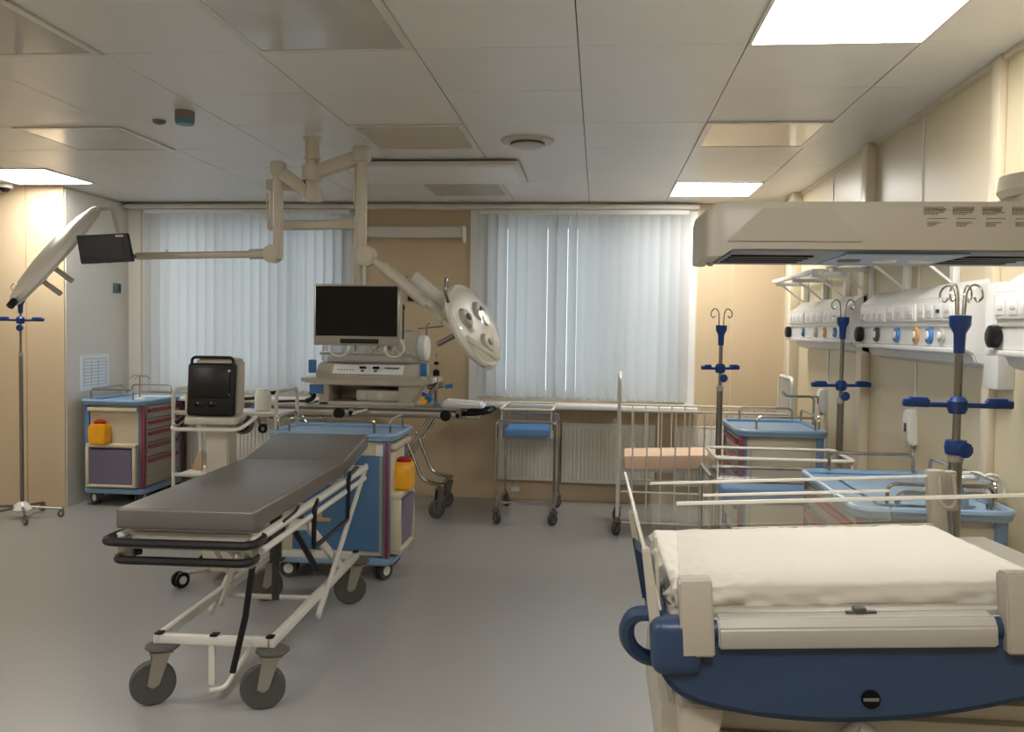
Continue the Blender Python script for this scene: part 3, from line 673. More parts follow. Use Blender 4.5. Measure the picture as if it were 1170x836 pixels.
m = MB(); m.tube([(.15, .30, .235), (.08, .16, .09), (.03, .14, .085)], .009, rad=.02); m.build('foot_pedal', 'white_metal', t)
m = MB(); beam((.17, .05, .61), (-.12, .62, .25), .02, .016, mb=m); m.build('cross_brace', 'white_metal', t)
m = MB(); beam((-.19, .55, .61), (-.19, .95, .24), .02, .016, mb=m); m.build('cross_brace', 'white_metal', t)
m = MB(); m.cyl((.05, .80, .40), (.05, .80, .60), .026); m.cyl((.05, .80, .22), (.05, .80, .42), .016); m.build('lift_unit', 'dark_grey', t)
m = MB(); m.bb(.17, .205, .30, .70, .585, .635, bev=.004); m.build('lift_unit', 'dark_grey', t)
for sg in (1, -1):
    x = sg*(hw+.018)
    m = MB(); m.tube([(x-sg*.015, .74, .672), (x, .69, .668), (x, .655, .65), (x, .645, .49), (x, 1.20, .49), (x, 1.215, .68), (x, 1.24, .70), (x-sg*.01, 1.42, .705)], .0105, rad=.022); m.build('side_rail', 'black_plastic', t, 'folded black side rail')
m = MB(); m.tube([(hw+.005, .28, .675), (hw+.015, .40, .69), (hw+.005, .48, .695)], .006); m.build('release_lever', 'black_plastic', t)
for x, y, a in ((-.185, .215, 1.05), (.232, .215, 1.25), (.236, 1.485, 1.15), (-.20, 1.485, 1.2)):
    cs = castor(t, x, y, .082, .225, a, wheel='tyre_grey', fork='alu', wd=.034, hub='alu', hr=.27)
    m = MB(); m.lathe([(0, 0), (.05, 0), (.062, .010), (.06, .016), (.02, .02), (0, .02)], (x+.01, y-.01, .208)); m.build('castor_cover', 'rubber_grey', cs)

# ================================================================== TRANSPORT INCUBATOR
IY = 5.78
t = thing('incubator_trolley', 'low aluminium transport trolley with curved chrome legs under the incubator', 'trolley', (-1.48, IY, 0))
m = MB(); m.bb(-.66, .62, -.20, -.165, .835, .875, bev=.005); m.bb(-.66, .62, .165, .20, .835, .875, bev=.005); m.bb(-.66, .62, -.2, .2, .888, .90, bev=.003)
for x in (-.66, -.1, .59): m.bb(x, x+.03, -.2, .2, .84, .895)
m.build('deck', 'alu', t)
m = MB(); m.bb(-.62, .58, -.19, .19, .870, .888); m.build('deck_underside', 'mid_grey', t)
m = MB()
for y in (-.12, .12): m.tube([(.62, y, .855), (.80, y, .88), (.80, y*.2, .885)], .017, rad=.05)
m.build('push_handle', 'black_plastic', t)
m = MB(); m.bb(.60, .74, -.15, .15, .83, .85, bev=.006); m.build('handle_plate', 'alu', t)
for x in (-.16, .53):
    m = MB(); m.cyl((x, -.225, .855), (x, -.2, .855), .035, bev=.004); m.build('wheel_lock', 'black_plastic', t)
m = MB(); m.cyl((-.07, -.22, .85), (.03, -.24, .885), .008); m.build('lock_lever', 'white_metal', t)
for s in (1, -1):
    for y in (-.17, .17):
        m = MB(); L_ = lambda z: .84-(.84-z)*.829
        m.tube([(s*.42, y, .84), (s*.33, y, L_(.66)), (s*.24, y, L_(.50))], .011); m.tube([(s*.26, y, L_(.68)), (s*.29, y, L_(.60)), (s*.38, y, L_(.34)), (s*.52, y, L_(.315))], .013, rad=.06)
        m.build('leg', 'chrome', t)
        castor(t, s*.49, y, .058, .215, .9*s, fork='steel', wheel='rubber_grey', hub='steel').location.z = .195
    m = MB(); m.tube([(s*.25, -.17, L_(.50)), (s*.25, .17, L_(.50))], .010); m.tube([(s*.50, -.17, L_(.315)), (s*.50, .17, L_(.315))], .010); m.build('cross_tube', 'chrome', t)
t = thing('incubator', 'cream baby transport incubator with clear hood, below the hanging monitor', 'incubator', (-1.455, IY-.02, .90))
m = MB(); m.bb(-.33, .30, -.16, .18, .0, .028, bev=.006)
m.bb(-.33, -.26, -.16, .18, .0, .15, bev=.008); m.prism([(.19, .02), (.28, .02), (.37, .15), (.19, .15)], -.16, .18, 'y', bev=.008); m.bb(-.33, .30, .12, .18, .0, .15)
m.prism([(-.44, .155), (-.33, .135), (.34, .135), (.42, .155), (.42, .178), (-.44, .178)], -.19, .2, 'y', bev=.005)
m.build('base', 'cream_metal', t)
m = MB(); m.prism([(-.19, .178), (-.19, .19), (-.12, .275), (.16, .275), (.16, .178)], -.345, .33, 'x', bev=.01); m.build('console', 'cream_metal', t)
m = MB(); nrm = Vector((0, -.77, .64)); c0 = Vector((-.005, -.162, .228)); rt = rotm(R(-39.5)+R(90)-R(90), 0, 0)
rt = Matrix.Rotation(math.atan2(.085, .07)-PI/2, 3, 'X')
m.box((-.005, -.159, .235), (.46, .006, .075), rot=rt, bev=.002); m.build('control_panel', 'paper', t)
m = MB()
for x in (-.04, .045):
    m.box((x, -.158, .247), (.042, .010, .014), rot=rt); m.box((x, -.169, .225), (.02, .010, .009), rot=rt)
for k in range(6): m.box((-.2+k*.02, -.166, .231), (.006, .009, .006), rot=rt); m.box((.11+k*.016, -.158, .247), (.011, .009, .006), rot=rt)
m.build('display_digits', 'screen_dark', t)
for x, z in ((-.36, .255), (.36, .245)):
    m = MB(); m.bb(x-.022, x+.022, -.215, -.17, z-.045, z+.04, bev=.008); m.build('side_latch', 'blue_label', t)
m = MB(); m.bb(-.385, -.30, -.175, -.162, .075, .135); m.build('blue_label_plate', 'blue_label', t)
m = MB()
m.bb(-.10, .19, -.10, .1, .03, .10, bev=.01); m.build('stored_tubing_box', 'wall_pale', t)
for x in (-.05, .06):
    m = MB(); m.lathe([(0, 0), (.024, 0), (.024, .008), (0, .012)], (x, -.10, .062), (0, -1, 0), seg=18); m.build('gauge', 'white_plastic', t)
# hood: clear chamber over the console
m = MB(); m.prism([(-.14, .275), (-.15, .34), (-.10, .46), (-.06, .485), (.14, .485), (.15, .275)], -.32, .28, 'x', bev=.012); m.build('hood', 'hood', t)
m = MB(); m.bb(-.29, .26, -.12, .13, .277, .318, bev=.012); m.build('baby_mattress', 'wall_pale', t)
m = MB(); m.tube([(-.325, -.15, .335), (.285, -.15, .335)], .008); m.tube([(-.30, -.07, .49), (.27, -.07, .49)], .006); m.build('hood_trim', 'rail_grey', t)
for x in (-.20, .16):
    m = MB(); m.torus((x, -.14, .375), (0, -1, .35), .062, .008); m.build('arm_port', 'white_plastic', t)
m = MB(); m.lathe([(0, 0), (.075, 0), (.085, .01), (.085, .05), (.07, .065), (0, .068)], (.29, 0, .375), (1, 0, 0), seg=28); m.build('end_port', 'frame_white', t)
m = MB(); random.seed(4)
for k in range(5):
    a = -.12+k*.06; m.tube([(a, -.05, .33), (a+.03, -.09, .39), (a+.09, -.05, .42), (a+.05, .03, .37), (a+.1, .05, .33)], .006, rad=.03)
m.build('breathing_tubes', 'white_plastic', t)
m = MB(); m.tube([(-.02, -.03, .33), (.04, -.03, .40), (.12, -.02, .43)], .008, rad=.03); m.bb(.10, .118, -.06, -.05, .36, .42); m.bb(-.125, -.118, -.05, -.04, .32, .46); m.build('sensor_cable', 'dark_grey', t)
m = MB(); m.tube([(.34, .0, .18), (.34, .0, .52), (.36, 0, .54)], .007); m.tube([(.28, 0, .50), (.45, 0, .52)], .005); m.build('drip_pole', 'chrome', t)
# gas fittings clustered at the right end of the incubator
t = thing('gas_manifold', 'cluster of chrome and blue gas fittings at the right end of the incubator', 'gas fittings', (-1.03, IY-.12, .902))
m = MB(); m.cyl((0, 0, 0), (0, 0, .20), .012); m.cyl((0, 0, .20), (0, 0, .34), .006); m.cyl((-.09, 0, .12), (.05, 0, .14), .016); m.cyl((-.06, -.02, .05), (.02, -.02, .16), .012); m.build('manifold', 'chrome', t)
m = MB(); m.cyl((.06, -.01, .13), (.11, -.01, .14), .014); m.build('blue_knob', 'blue_label', t)
m = MB(); m.cyl((-.04, -.02, .06), (-.04, -.06, .05), .024); m.cyl((-.09, 0, .10), (-.06, -.02, .06), .014); m.cyl((.0, -.04, .02), (.03, -.06, .0+.015), .012); m.build('blue_knob', 'blue_label', t)
m = MB(); m.lathe([(0, 0), (.022, 0), (.022, .03), (.01, .04), (0, .04)], (0, 0, .20)); m.lathe([(0, 0), (.016, 0), (.016, .02), (0, .02)], (0, 0, .27)); m.build('regulator', 'black_plastic', t)
m = MB(); m.lathe([(0, 0), (.026, 0), (.026, .03), (0, .03)], (-.02, -.02, .16)); m.bb(-.12, -.05, -.02, .03, .08, .19, bev=.015); m.build('humidifier_cup', 'frame_white', t)
m = MB(); m.lathe([(0, 0), (.024, 0), (.024, .012), (0, .014)], (-.07, -.05, .04), (0, -1, .3)); m.build('yellow_valve', 'bin_yellow', t)
m = MB(); m.prism([(.04, 0), (.32, 0), (.30, .035), (.06, .05)], -.06, .10, 'y', bev=.012); m.build('wrapped_pack', 'paper', t)
# black bag/hoses at left end
t = thing('ventilator_hoses', 'tangle of hoses and a round grey blower at the left end of the trolley', 'breathing apparatus', (-2.22, IY-.05, .80))
m = MB(); m.lathe([(0, 0), (.06, 0), (.068, .012), (.068, .04), (.05, .052), (0, .052)], (-.06, -.12, -.03), (0, -1, 0), seg=28); m.build('blower_wheel', 'mid_grey', t)
m = MB(); m.torus((-.06, -.175, -.03), (0, 1, 0), .045, .008); m.torus((.065, -.13, -.06), (0, 1, 0), .022, .01); m.build('black_ring', 'black_plastic', t)
m = MB(); m.tube([(-.12, 0, .12), (-.02, -.05, .13), (.05, -.02, .16), (.12, 0, .17)], .012, rad=.04); m.tube([(-.02, -.05, .05), (.06, -.08, .10), (.10, -.06, .06), (.08, -.02, .01)], .02, rad=.03); m.build('black_hose', 'black_plastic', t)
m = MB(); m.cyl((.04, -.05, -.02), (.04, -.05, .17), .02); m.cyl((.04, -.05, .12), (.03, -.06, .20), .03, .02); m.bb(.09, .17, -.05, .0, .04, .10, bev=.01); m.build('valve_body', 'pendant_cream', t)
m = MB(); m.box((-.01, -.10, .05), (.06, .05, .05), rot=rotm(.3, .5, .2), bev=.01); m.build('blue_cuff', 'blue_label', t)
m = MB(); m.tube([(.12, -.02, .07), (.30, -.04, .10), (.42, -.06, .12)], .008); m.tube([(.12, -.02, .05), (.28, -.06, .06)], .007); m.build('chrome_rod', 'chrome', t)
m = MB(); m.tube([(.06, -.05, -.04), (.03, -.05, -.08), (-.02, -.02, .02), (.1, -.02, .08)], .010, rad=.04); m.build('grey_hose', 'mid_grey', t)
t = thing('coiled_hose', 'black hose elbow on the deck left of the incubator base', 'hose', (-1.88, IY-.14, .902))
m = MB(); m.tube([(0, 0, .02), (.04, 0, .035), (.05, .02, .06), (.02, .03, .075)], .016, rad=.02); m.build('elbow', 'black_plastic', t)
m = MB(); m.tube([(0, 0, .02), (-.10, 0, .018), (-.20, 0, .012)], .008); m.build('tube', 'black_plastic', t)

KS = 1.16   # the trolley group is modelled small and set at its real size and distance here
for nm in ('incubator_trolley', 'incubator', 'gas_manifold', 'ventilator_hoses', 'coiled_hose'):
    o = bpy.data.objects[nm]; o.scale = (KS, KS, KS); o.location = (o.location.x*KS, o.location.y*KS, EYE+(o.location.z-EYE)*KS)

# ================================================================== PEDESTAL PATIENT MONITOR + WHITE TROLLEY
t = thing('patient_monitor', 'black handled bedside monitor on a cream wheeled pedestal with rail', 'patient monitor', (-2.127, 4.80, .206), R(4))
t.scale = (.854, .854, .854)
m = MB(); m.prism([(-.13, .80), (.13, .80), (.15, .84), (.155, 1.175), (.13, 1.19), (-.12, 1.19)], .01, .16, 'y', bev=.015); m.build('back_casing', 'cream_metal', t)
m = MB(); m.box((-.012, -.005, .985), (.315, .05, .345), rot=rotm(R(-6), 0, 0), bev=.02, seg=3); m.build('front_casing', 'black_plastic', t)
m = MB(); m.box((-.012, -.040, 1.035), (.25, .006, .195), rot=rotm(R(-6), 0, 0), bev=.003); m.build('screen', 'screen_grey', t)
m = MB()
for x in (-.09, .0): m.lathe([(0, 0), (.034, 0), (.034, .006), (.022, .012), (0, .012)], (x, -.03, .872), (0, -1, -.1), seg=20)
m.build('socket_ring', 'black_gloss', t)
m = MB(); m.lathe([(0, 0), (.008, 0), (.008, .006), (0, .006)], (.115, -.044, 1.11), (0, -1, 0)); m.lathe([(0, 0), (.008, 0), (.008, .006), (0, .006)], (.105, -.034, .955), (0, -1, 0)); m.build('button', 'white_plastic', t)
m = MB(); m.bb(.055, .075, -.036, -.028, .915, .921); m.build('indicator', 'orange', t)
m = MB(); m.tube([(-.15, -.005, 1.08), (-.145, .0, 1.195), (.125, .0, 1.195), (.135, -.005, 1.08)], .010, rad=.03); m.build('handle', 'black_plastic', t)
m = MB(); m.bb(-.16, .17, -.10, .18, .765, .81, bev=.008); m.build('platform', 'cream_metal', t)
m = MB(); m.tube([(-.22, .12, .79), (-.245, -.12, .735), (.20, -.12, .735), (.24, .0, .78), (.24, .12, .80)], .013, rad=.05); m.build('push_rail', 'white_metal', t)
m = MB(); m.tube([(-.205, .0, .80), (-.215, -.08, .775)], .014); m.build('rail_grip', 'black_plastic', t)
m = MB(); m.tube([(.205, .06, .80), (.215, -.02, .775)], .014); m.build('rail_grip', 'black_plastic', t)
m = MB(); m.prism([(-.055, -.14), (.15, -.14), (.13, .32), (.11, .55), (.11, .77), (-.04, .77), (-.04, .42), (-.06, .30), (-.10, .1)], -.05, .12, 'y', bev=.01); m.build('column', 'cream_metal', t)
m = MB(); m.prism(rrect(-.02, .30, -.16, .14, .06), -.175, -.135, 'z', bev=.008)
for sx in (-1, 1):
    for sy in (-1, 1): m.tube([(sx*.10+.14, sy*.1-.03, -.152), (sx*.24+.14, sy*.22-.05, -.158)], .016)
m.build('base', 'cream_metal', t)
for sx in (-1, 1):
    for sy in (-1, 1): cs = castor(t, sx*.24+.14, sy*.22-.05, .050, .07+.0, .6, wheel='black_plastic', twin=True); cs.location.z = -.241
m = MB(); m.prism([(-.12, .47), (-.05, .46), (-.05, .60), (-.09, .56)], -.08, -.06, 'y', bev=.004); m.build('tag', 'wood_beige', t)
t = thing('white_trolley', 'white tubular trolley with shelves behind the pedestal monitor', 'trolley', (-2.62, 6.35, 0))
m = MB()
for x in (-.40, .36):
    m.tube([(x, -.22, .10), (x, -.22, .90), (x, -.19, .94), (x, .19, .94), (x, .22, .90), (x, .22, .10)], .014, rad=.04)
m.tube([(-.40, -.22, .80), (.36, -.22, .80)], .010); m.tube([(-.4, -.22, .40), (.36, -.22, .40)], .012); m.build('frame', 'white_metal', t)
m = MB(); m.bb(-.39, .35, -.21, .21, .78, .795); m.bb(-.39, .35, -.21, .21, .385, .40); m.build('shelf', 'white_metal', t)
m = MB(); m.bb(-.39, .35, -.2, .2, .14, .155); m.build('bottom_shelf', 'dark_grey', t)
for sx in (-.4, .36):
    for sy in (-.22, .22): castor(t, sx, sy, .04, .10, .3)
t = thing('folded_towel', 'folded white towel on the white trolley shelf behind the pedestal', 'towel', (-2.62, 6.24, .402))
m = MB(); m.bb(-.19, .12, -.09, .09, 0, .04, bev=.012); m.bb(-.18, .11, -.085, .085, .03, .05, bev=.008); m.build('cloth', 'white_fabric', t)
t = thing('white_jar', 'round translucent jar on the trolley right of the black monitor', 'jar', (-2.47, 6.42, .797))
m = MB(); m.lathe([(0, 0), (.05, 0), (.055, .01), (.055, .11), (.045, .135), (0, .14)]); m.build('body', 'white_plastic', t)
m = MB(); m.lathe([(0, .135), (.047, .135), (.047, .15), (0, .152)]); m.build('lid', 'frame_white', t)
t = thing('white_box', 'white carton on the trolley left of the black monitor', 'box', (-2.9, 6.36, .797))
m = MB(); m.bb(-.09, .10, -.09, .09, 0, .11, bev=.006); m.build('carton', 'white_plastic', t)
m = MB(); m.bb(-.07, .08, -.092, -.09, .04, .07); m.build('label_strip', 'wall_pale', t)

for nm in ('white_trolley', 'folded_towel', 'white_jar', 'white_box'):
    o = bpy.data.objects[nm]; o.location = (o.location.x*.92, o.location.y*.92, o.location.z*1.04)
bpy.data.objects['white_trolley'].scale = (.92, .92, 1.04)

# ================================================================== IV STANDS
def iv_stand(x, y, ztop, zarm, arm, aa, label, base_r=.28, zlow=None, four=False, thick=1.0):
    t = thing('iv_stand', label, 'IV stand', (x, y, 0), group='steel drip stands with blue clamps')
    m = MB(); n = 5
    for k in range(n):
        a = 2*PI*k/n+.35; m.tube([(0, 0, .085), (base_r*math.cos(a), base_r*math.sin(a), .06)], .010)
    m.build('base_legs', 'steel', t)
    m = MB(); m.lathe([(0, .05), (.06, .05), (.07, .065), (.05, .095), (.02, .12), (0, .12)]); m.build('base_hub', 'white_plastic', t)
    for k in range(n):
        a = 2*PI*k/n+.35; castor(t, base_r*math.cos(a), base_r*math.sin(a), .024, .06, a, hub='white_plastic', wd=.018)
    zl = zlow or zarm-.12
    m = MB(); m.cyl((0, 0, .1), (0, 0, zl), .0175*thick, bev=.001); m.build('lower_tube', 'steel', t)
    m = MB(); m.cyl((0, 0, zl-.01), (0, 0, zl+.02), .021*thick, bev=.003); m.build('tube_collar', 'rail_grey', t)
    m = MB(); m.cyl((0, 0, zl), (0, 0, ztop-.17), .0105*thick); m.build('upper_tube', 'steel', t)
    m = MB(); m.lathe([(0, 0), (.016, 0), (.018, .06), (.031, .085), (.032, .115), (.012, .118), (0, .118)], (0, 0, ztop-.20), seg=20); m.build('top_cap', 'clamp_blue', t)
    for k in range(4 if four else 2):
        a = aa+(k*PI/2+PI/4 if four else k*PI); c, s = math.cos(a), math.sin(a)
        q = [(c*.012, s*.012, ztop-.10), (c*.018, s*.018, ztop-.01), (c*.035, s*.035, ztop+.012), (c*.062, s*.062, ztop), (c*.068, s*.068, ztop-.03), (c*.05, s*.05, ztop-.045), (c*.04, s*.04, ztop-.03)]
        m = MB(); m.tube(q, .0035, rad=.015, seg=8); m.build('hook', 'chrome', t)
    # clamp with two holders
    m = MB(); c, s = math.cos(aa), math.sin(aa)
    m.lathe([(0, -.026), (.024, -.026), (.03, -.01), (.03, .012), (.02, .026), (0, .026)], (0, 0, zarm), seg=20)
    for sg in (-1, 1):
        L = arm/2; m.box((sg*c*L*.5, sg*s*L*.5, zarm), (L, .014, .016), rot=rotm(0, 0, aa), bev=.004)
        m.box((sg*c*L*.78, sg*s*L*.78, zarm+.005), (L*.5, .034, .026), rot=rotm(0, 0, aa), bev=.006)
        m.box((sg*c*L*.74, sg*s*L*.74, zarm+.019), (L*.35, .03, .008), rot=rotm(0, 0, aa), bev=.003)
    m.build('bottle_clamp', 'clamp_blue', t)
    m = MB(); d = -.045; m.lathe([(0, 0), (.02, 0), (.024, .006), (.024, .02), (0, .026)], (.012, -.018, zarm-.055 if not four else zl+.03), (.2, -1, 0), seg=12)
    if four: m.lathe([(0, -.022), (.03, -.022), (.034, 0), (.03, .022), (0, .022)], (0, 0, zl+.035), seg=20)
    m.build('clamp_knob', 'clamp_blue', t)
    return t
iv_stand(.70, 5.22, 1.532, 1.20, .225, .35, 'thin drip stand standing in front of the white crib, blue clamp', base_r=.2)
iv_stand(1.285, 4.88, 1.58, 1.135, .32, .25, 'drip stand between the two right-hand carts below the far shelf', zlow=1.05, base_r=.14)
iv_stand(1.105, 2.87, 1.555, 1.195, .31, -.05, 'nearest drip stand rising behind the infant warmer, four hooks', zlow=1.03, four=True, thick=1.15, base_r=.12)
iv_stand(-4.10, 6.02, 1.67, 1.42, .32, .1, 'drip stand with white hub before the beige pillar at far left', zlow=1.17, base_r=.26, thick=.8)

# ================================================================== BASSINETS
def bassinet(loc, rz, label, L=.66, Wd=.42, zr=.80, ztub=.62):
    """local: length along y, near end at -y"""
    t = thing('bassinet', label, 'bassinet', loc, rz, group='clear newborn bassinets on chrome frames'); a, b = Wd/2, L/2
    m = MB()
    for sy in (-1, 1): m.tube([(-a, sy*b, .10), (-a, sy*b, zr-.06), (a, sy*b, zr-.06), (a, sy*b, .10)], .011, rad=.03)
    for sx in (-1, 1):
        m.tube([(sx*a, -b, zr-.07), (sx*a, b, zr-.07)], .010); m.tube([(sx*a, -b, .13), (sx*a, b, .13)], .010)
    m.tube([(-a, -b+.12, .13), (a, -b+.12, .13)], .009)
    m.build('frame', 'chrome', t)
    m = MB(); wd = .004; A, B = a-.03, b-.03
    for sx in (-1, 1): m.bb(sx*A-wd, sx*A+wd, -B, B, ztub, zr+.03, edge_mi=1, thin=0)
    for sy in (-1, 1): m.bb(-A, A, sy*B-wd, sy*B+wd, ztub, zr+.03, edge_mi=1, thin=1)
    m.bb(-A, A, -B, B, ztub-.008, ztub)
    m.build('tub', ['acrylic', 'acrylic_edge'], t)
    m = MB(); m.tube([(-A-.01, -B-.01, zr+.03), (A+.01, -B-.01, zr+.03), (A+.01, B+.01, zr+.03), (-A-.01, B+.01, zr+.03)], .008, closed=True, rad=.03); m.build('tub_rim', 'acrylic_edge', t)
    m = MB(); m.bb(-A+.02, A-.02, -B+.02, B-.02, ztub+.005, ztub+.065, bev=.018, seg=3); m.build('mattress', 'mattress_blue', t)
    m = MB(); m.bb(-.003, .003, -B-.004, -B, zr-.06, zr+.03); m.build('name_card_holder', 'mid_grey', t)
    for sx in (-1, 1):
        for sy in (-1, 1): castor(t, sx*(a), sy*b, .045, .125, .6*sx, wheel='dark_grey', hub='steel')
    return t
bassinet((-.505, 6.72, 0), 0, 'clear bassinet with blue mattress in front of the left radiator')
bassinet((.86, 4.36, 0), R(90), 'clear bassinet with blue mattress between the crib and the near cart')

# ================================================================== WHITE CRIB
t = thing('crib', 'white barred metal crib with beige mattress near the right window', 'crib', (.16, 6.42, 0), R(-1.5))
CL = 1.15
def endboard(x):
    m = MB(); y0, y1 = -.25, .25
    m.tube([(x, y0, .10), (x, y0, 1.06), (x, y0+.04, 1.10), (x, y1-.04, 1.10), (x, y1, 1.06), (x, y1, .10)], .014, rad=.05)
    m.tube([(x, y0, .62), (x, y1, .62)], .010); m.tube([(x, y0, .25), (x, y1, .25)], .010)
    for k in range(1, 8): y = y0+(y1-y0)*k/8; m.tube([(x, y, .62), (x, y, 1.09)], .006, seg=6)
    m.build('end_board', 'white_metal', t)
endboard(0); endboard(CL)
for y in (-.25, .25):
    m = MB(); zt, zb = .86, .08 if y < 0 else .30
    m.tube([(.02, y, zt), (CL-.02, y, zt)], .009)
    m.tube([(.02, y, .30), (CL-.02, y, .30)], .007)
    if y < 0: m.tube([(.02, y, .09), (CL-.02, y, .09)], .007)
    n = 12
    for k in range(1, n): x = CL*k/n; m.tube([(x, y, zb), (x, y, zt)], .0055, seg=6)
    m.build('side_rail', 'white_metal', t)
m = MB(); m.bb(.02, CL-.02, -.23, .23, .44, .46)
m.build('mattress_base', 'rail_grey', t)
m = MB(); m.box((CL/2, 0, .515), (CL-.08, .42, .10), rot=rotm(0, R(-2.5), 0), bev=.012); m.build('mattress', 'beige_fabric', t)
m = MB()
for k in range(6): m.tube([(-.02, -.20, .60+k*.035), (-.04, -.20, .61+k*.035), (-.02, -.2, .625+k*.035)], .006)
m.build('height_catch', 'white_metal', t)
for x in (0, CL):
    for y in (-.25, .25): castor(t, x, y, .045, .125, .5, wheel='dark_grey', hub='steel')

# ================================================================== INFANT WARMER (foreground)
t = thing('infant_warmer', 'blue-bodied infant warmer with clear side panels in the right foreground', 'infant warmer', (.13, 1.86, 0))
BED = Matrix.Translation((0, 0, .813)) @ Matrix.Rotation(R(-3.3), 4, 'Y') @ Matrix.Rotation(R(-2.9), 4, 'X')
# local frame: x along the bed from its left end, y away from viewer, z up from left front rail height
BL, BD = 1.02, .86
def zz(v): return v-.82
m = MB()
hull = [(-.005, -.01), (.0, -.115), (.03, -.165), (.09, -.195), (.22, -.222), (.36, -.232), (.50, -.225), (.64, -.205), (.80, -.165), (.92, -.125), (1.02, -.09), (1.02, -.02)]
hull = [(p.x, p.z*1.05 if p.z < -.03 else p.z) for p in fillet([(x, 0, z) for x, z in hull[:-1]], .08, 4)]+[hull[-1]]
b = bmesh.new(); ny = 10; rings = []
for j in range(ny+1):
    v = j/ny; y = v*BD; k = 1-.0*v; e = 1-(abs(2*v-1))**6*.10
    rings.append([b.verts.new((x, y, z*e if z < -.03 else z)) for x, z in hull])
n = len(hull)
for j in range(ny):
    for i in range(n): b.faces.new((rings[j][i], rings[j][(i+1) % n], rings[j+1][(i+1) % n], rings[j+1][i]))
b.faces.new(rings[0][::-1]); b.faces.new(rings[-1])
bmesh.ops.recalc_face_normals(b, faces=b.faces[:])
bmesh.ops.bevel(b, geom=[e for e in b.edges if all(abs(v.co.y) < 1e-4 for v in e.verts)], offset=.012, segments=3, affect='EDGES')
m._add(b); m.build('hull', 'hull_blue', t, smooth=40)
m = MB(); m.box((.04, .022, -.058), (.105, .09, .115), bev=.024, seg=4); m.build('corner_bumper', 'hull_blue', t)
m = MB(); m.box((.97, .022, -.045), (.11, .09, .115), bev=.024, seg=4); m.build('corner_bumper', 'hull_blue', t)
m = MB(); m.tube([(.02, .04, .0), (-.045, .06, -.005), (-.062, .08, -.04), (-.057, .10, -.085), (-.02, .12, -.12), (.03, .13, -.125)], .017, rad=.04, n=6); m.build('grab_handle', 'hull_blue', t)
m = MB(); m.prism([(-.02, .0), (.02, .0), (.0, .09), (-.035, .12)], .14, .30, 'y', bev=.006); m.build('end_lug', 'hull_blue', t)
m = MB(); m.prism([(-.015, -.062), (-.019, -.055), (-.019, -.02), (-.006, -.002), (.04, .0), (.04, -.062)], .125, .672, 'x', bev=.004); m.build('front_rail', 'rail_grey', t)
m = MB(); m.cyl((.06, .015, -.03), (.92, .015, -.03), .024); m.build('rail_tube', 'hull_blue', t)
m = MB(); m.cyl((.425, -.0005, -.168), (.425, -.004, -.168), .019, seg=28); m.build('lock_socket', 'black_gloss', t)
m = MB(); m.bb(.41, .44, -.0065, -.004, -.171, -.165); m.build('socket_bar', 'mid_grey', t)
m = MB(); m.bb(.03, .99, .03, .82, -.05, .004, bev=.008); m.build('mattress_tray', 'rail_grey', t)
# mattress with a puckered sheet
b = bmesh.new(); nx, ny = 90, 70; X0, X1, Y0, Y1, ZT, ZB = .040, .825, .078, .775, .050, .002
grid = {}
random.seed(11)
ph = [(random.uniform(0, 6.3), random.uniform(4, 18), random.uniform(-1, 1)) for _ in range(9)]
def wr(x, y):
    e = 0
    for p, fq, dr in ph: e += math.sin(p+fq*(x*math.cos(dr*2)+y*math.sin(dr*2))*2.2)
    return e/9
for i in range(nx+1):
    for j in range(ny+1):
        u, v = .5-.5*math.cos(PI*i/nx), .5-.5*math.cos(PI*j/ny); x = X0+(X1-X0)*u; y = Y0+(Y1-Y0)*v
        ed = min(u*(X1-X0), (1-u)*(X1-X0), v*(Y1-Y0), (1-v)*(Y1-Y0)); rnd = min(1, ed/.013); z = ZT-(.009*(1-math.sqrt(max(0, 1-(1-rnd)**2))))
        c_edge = math.exp(-ed/.07); cor = math.exp(-math.hypot(x-X0, y-Y0)/.14)
        z += .0022*wr(x*1.8, y*1.8)+.0016*abs(wr(x*5+1, y*4))+.006*wr(x*7, y*2)*c_edge*min(1, ed/.01)+.009*cor*math.sin((x-y)*80+4*wr(x*3, y*3))*min(1, ed/.012)
        grid[i, j] = b.verts.new((x, y, z))
for i in range(nx):
    for j in range(ny): b.faces.new((grid[i, j], grid[i+1, j], grid[i+1, j+1], grid[i, j+1]))
per = [(i, 0) for i in range(nx)] + [(nx, j) for j in range(ny)] + [(i, ny) for i in range(nx, 0, -1)] + [(0, j) for j in range(ny, 0, -1)]
prev = [grid[p] for p in per]
for lv in range(1, 6):
    cur = []
    for q, p in enumerate(per):
        g = grid[p].co; s = q*.31; push = (.004*math.sin(s*1.7+lv*.9)+.004*math.sin(s*.63+1.4*lv)+.003*math.sin(s*3.1-lv*1.3))*(.5+.8*math.exp(-abs(g.x-X0)/.15))
        nx_, ny_ = (0, -1) if p[1] == 0 and 0 < p[0] < nx else ((0, 1) if p[1] == ny and 0 < p[0] < nx else ((-1, 0) if p[0] == 0 else (1, 0)))
        bul = .004*math.sin(PI*lv/5)
        cur.append(b.verts.new((g.x+nx_*(push+bul), g.y+ny_*(push+bul), g.z+(ZB-g.z)*lv/5)))
    for q in range(len(per)): b.faces.new((prev[q], cur[q], cur[(q+1) % len(per)], prev[(q+1) % len(per)]))
    prev = cur
b.faces.new(prev)
bmesh.ops.recalc_face_normals(b, faces=b.faces[:])
mb_ = MB(); mb_._add(b); mb_.build('mattress', 'white_fabric', t, 'white sheeted mattress', smooth=80)
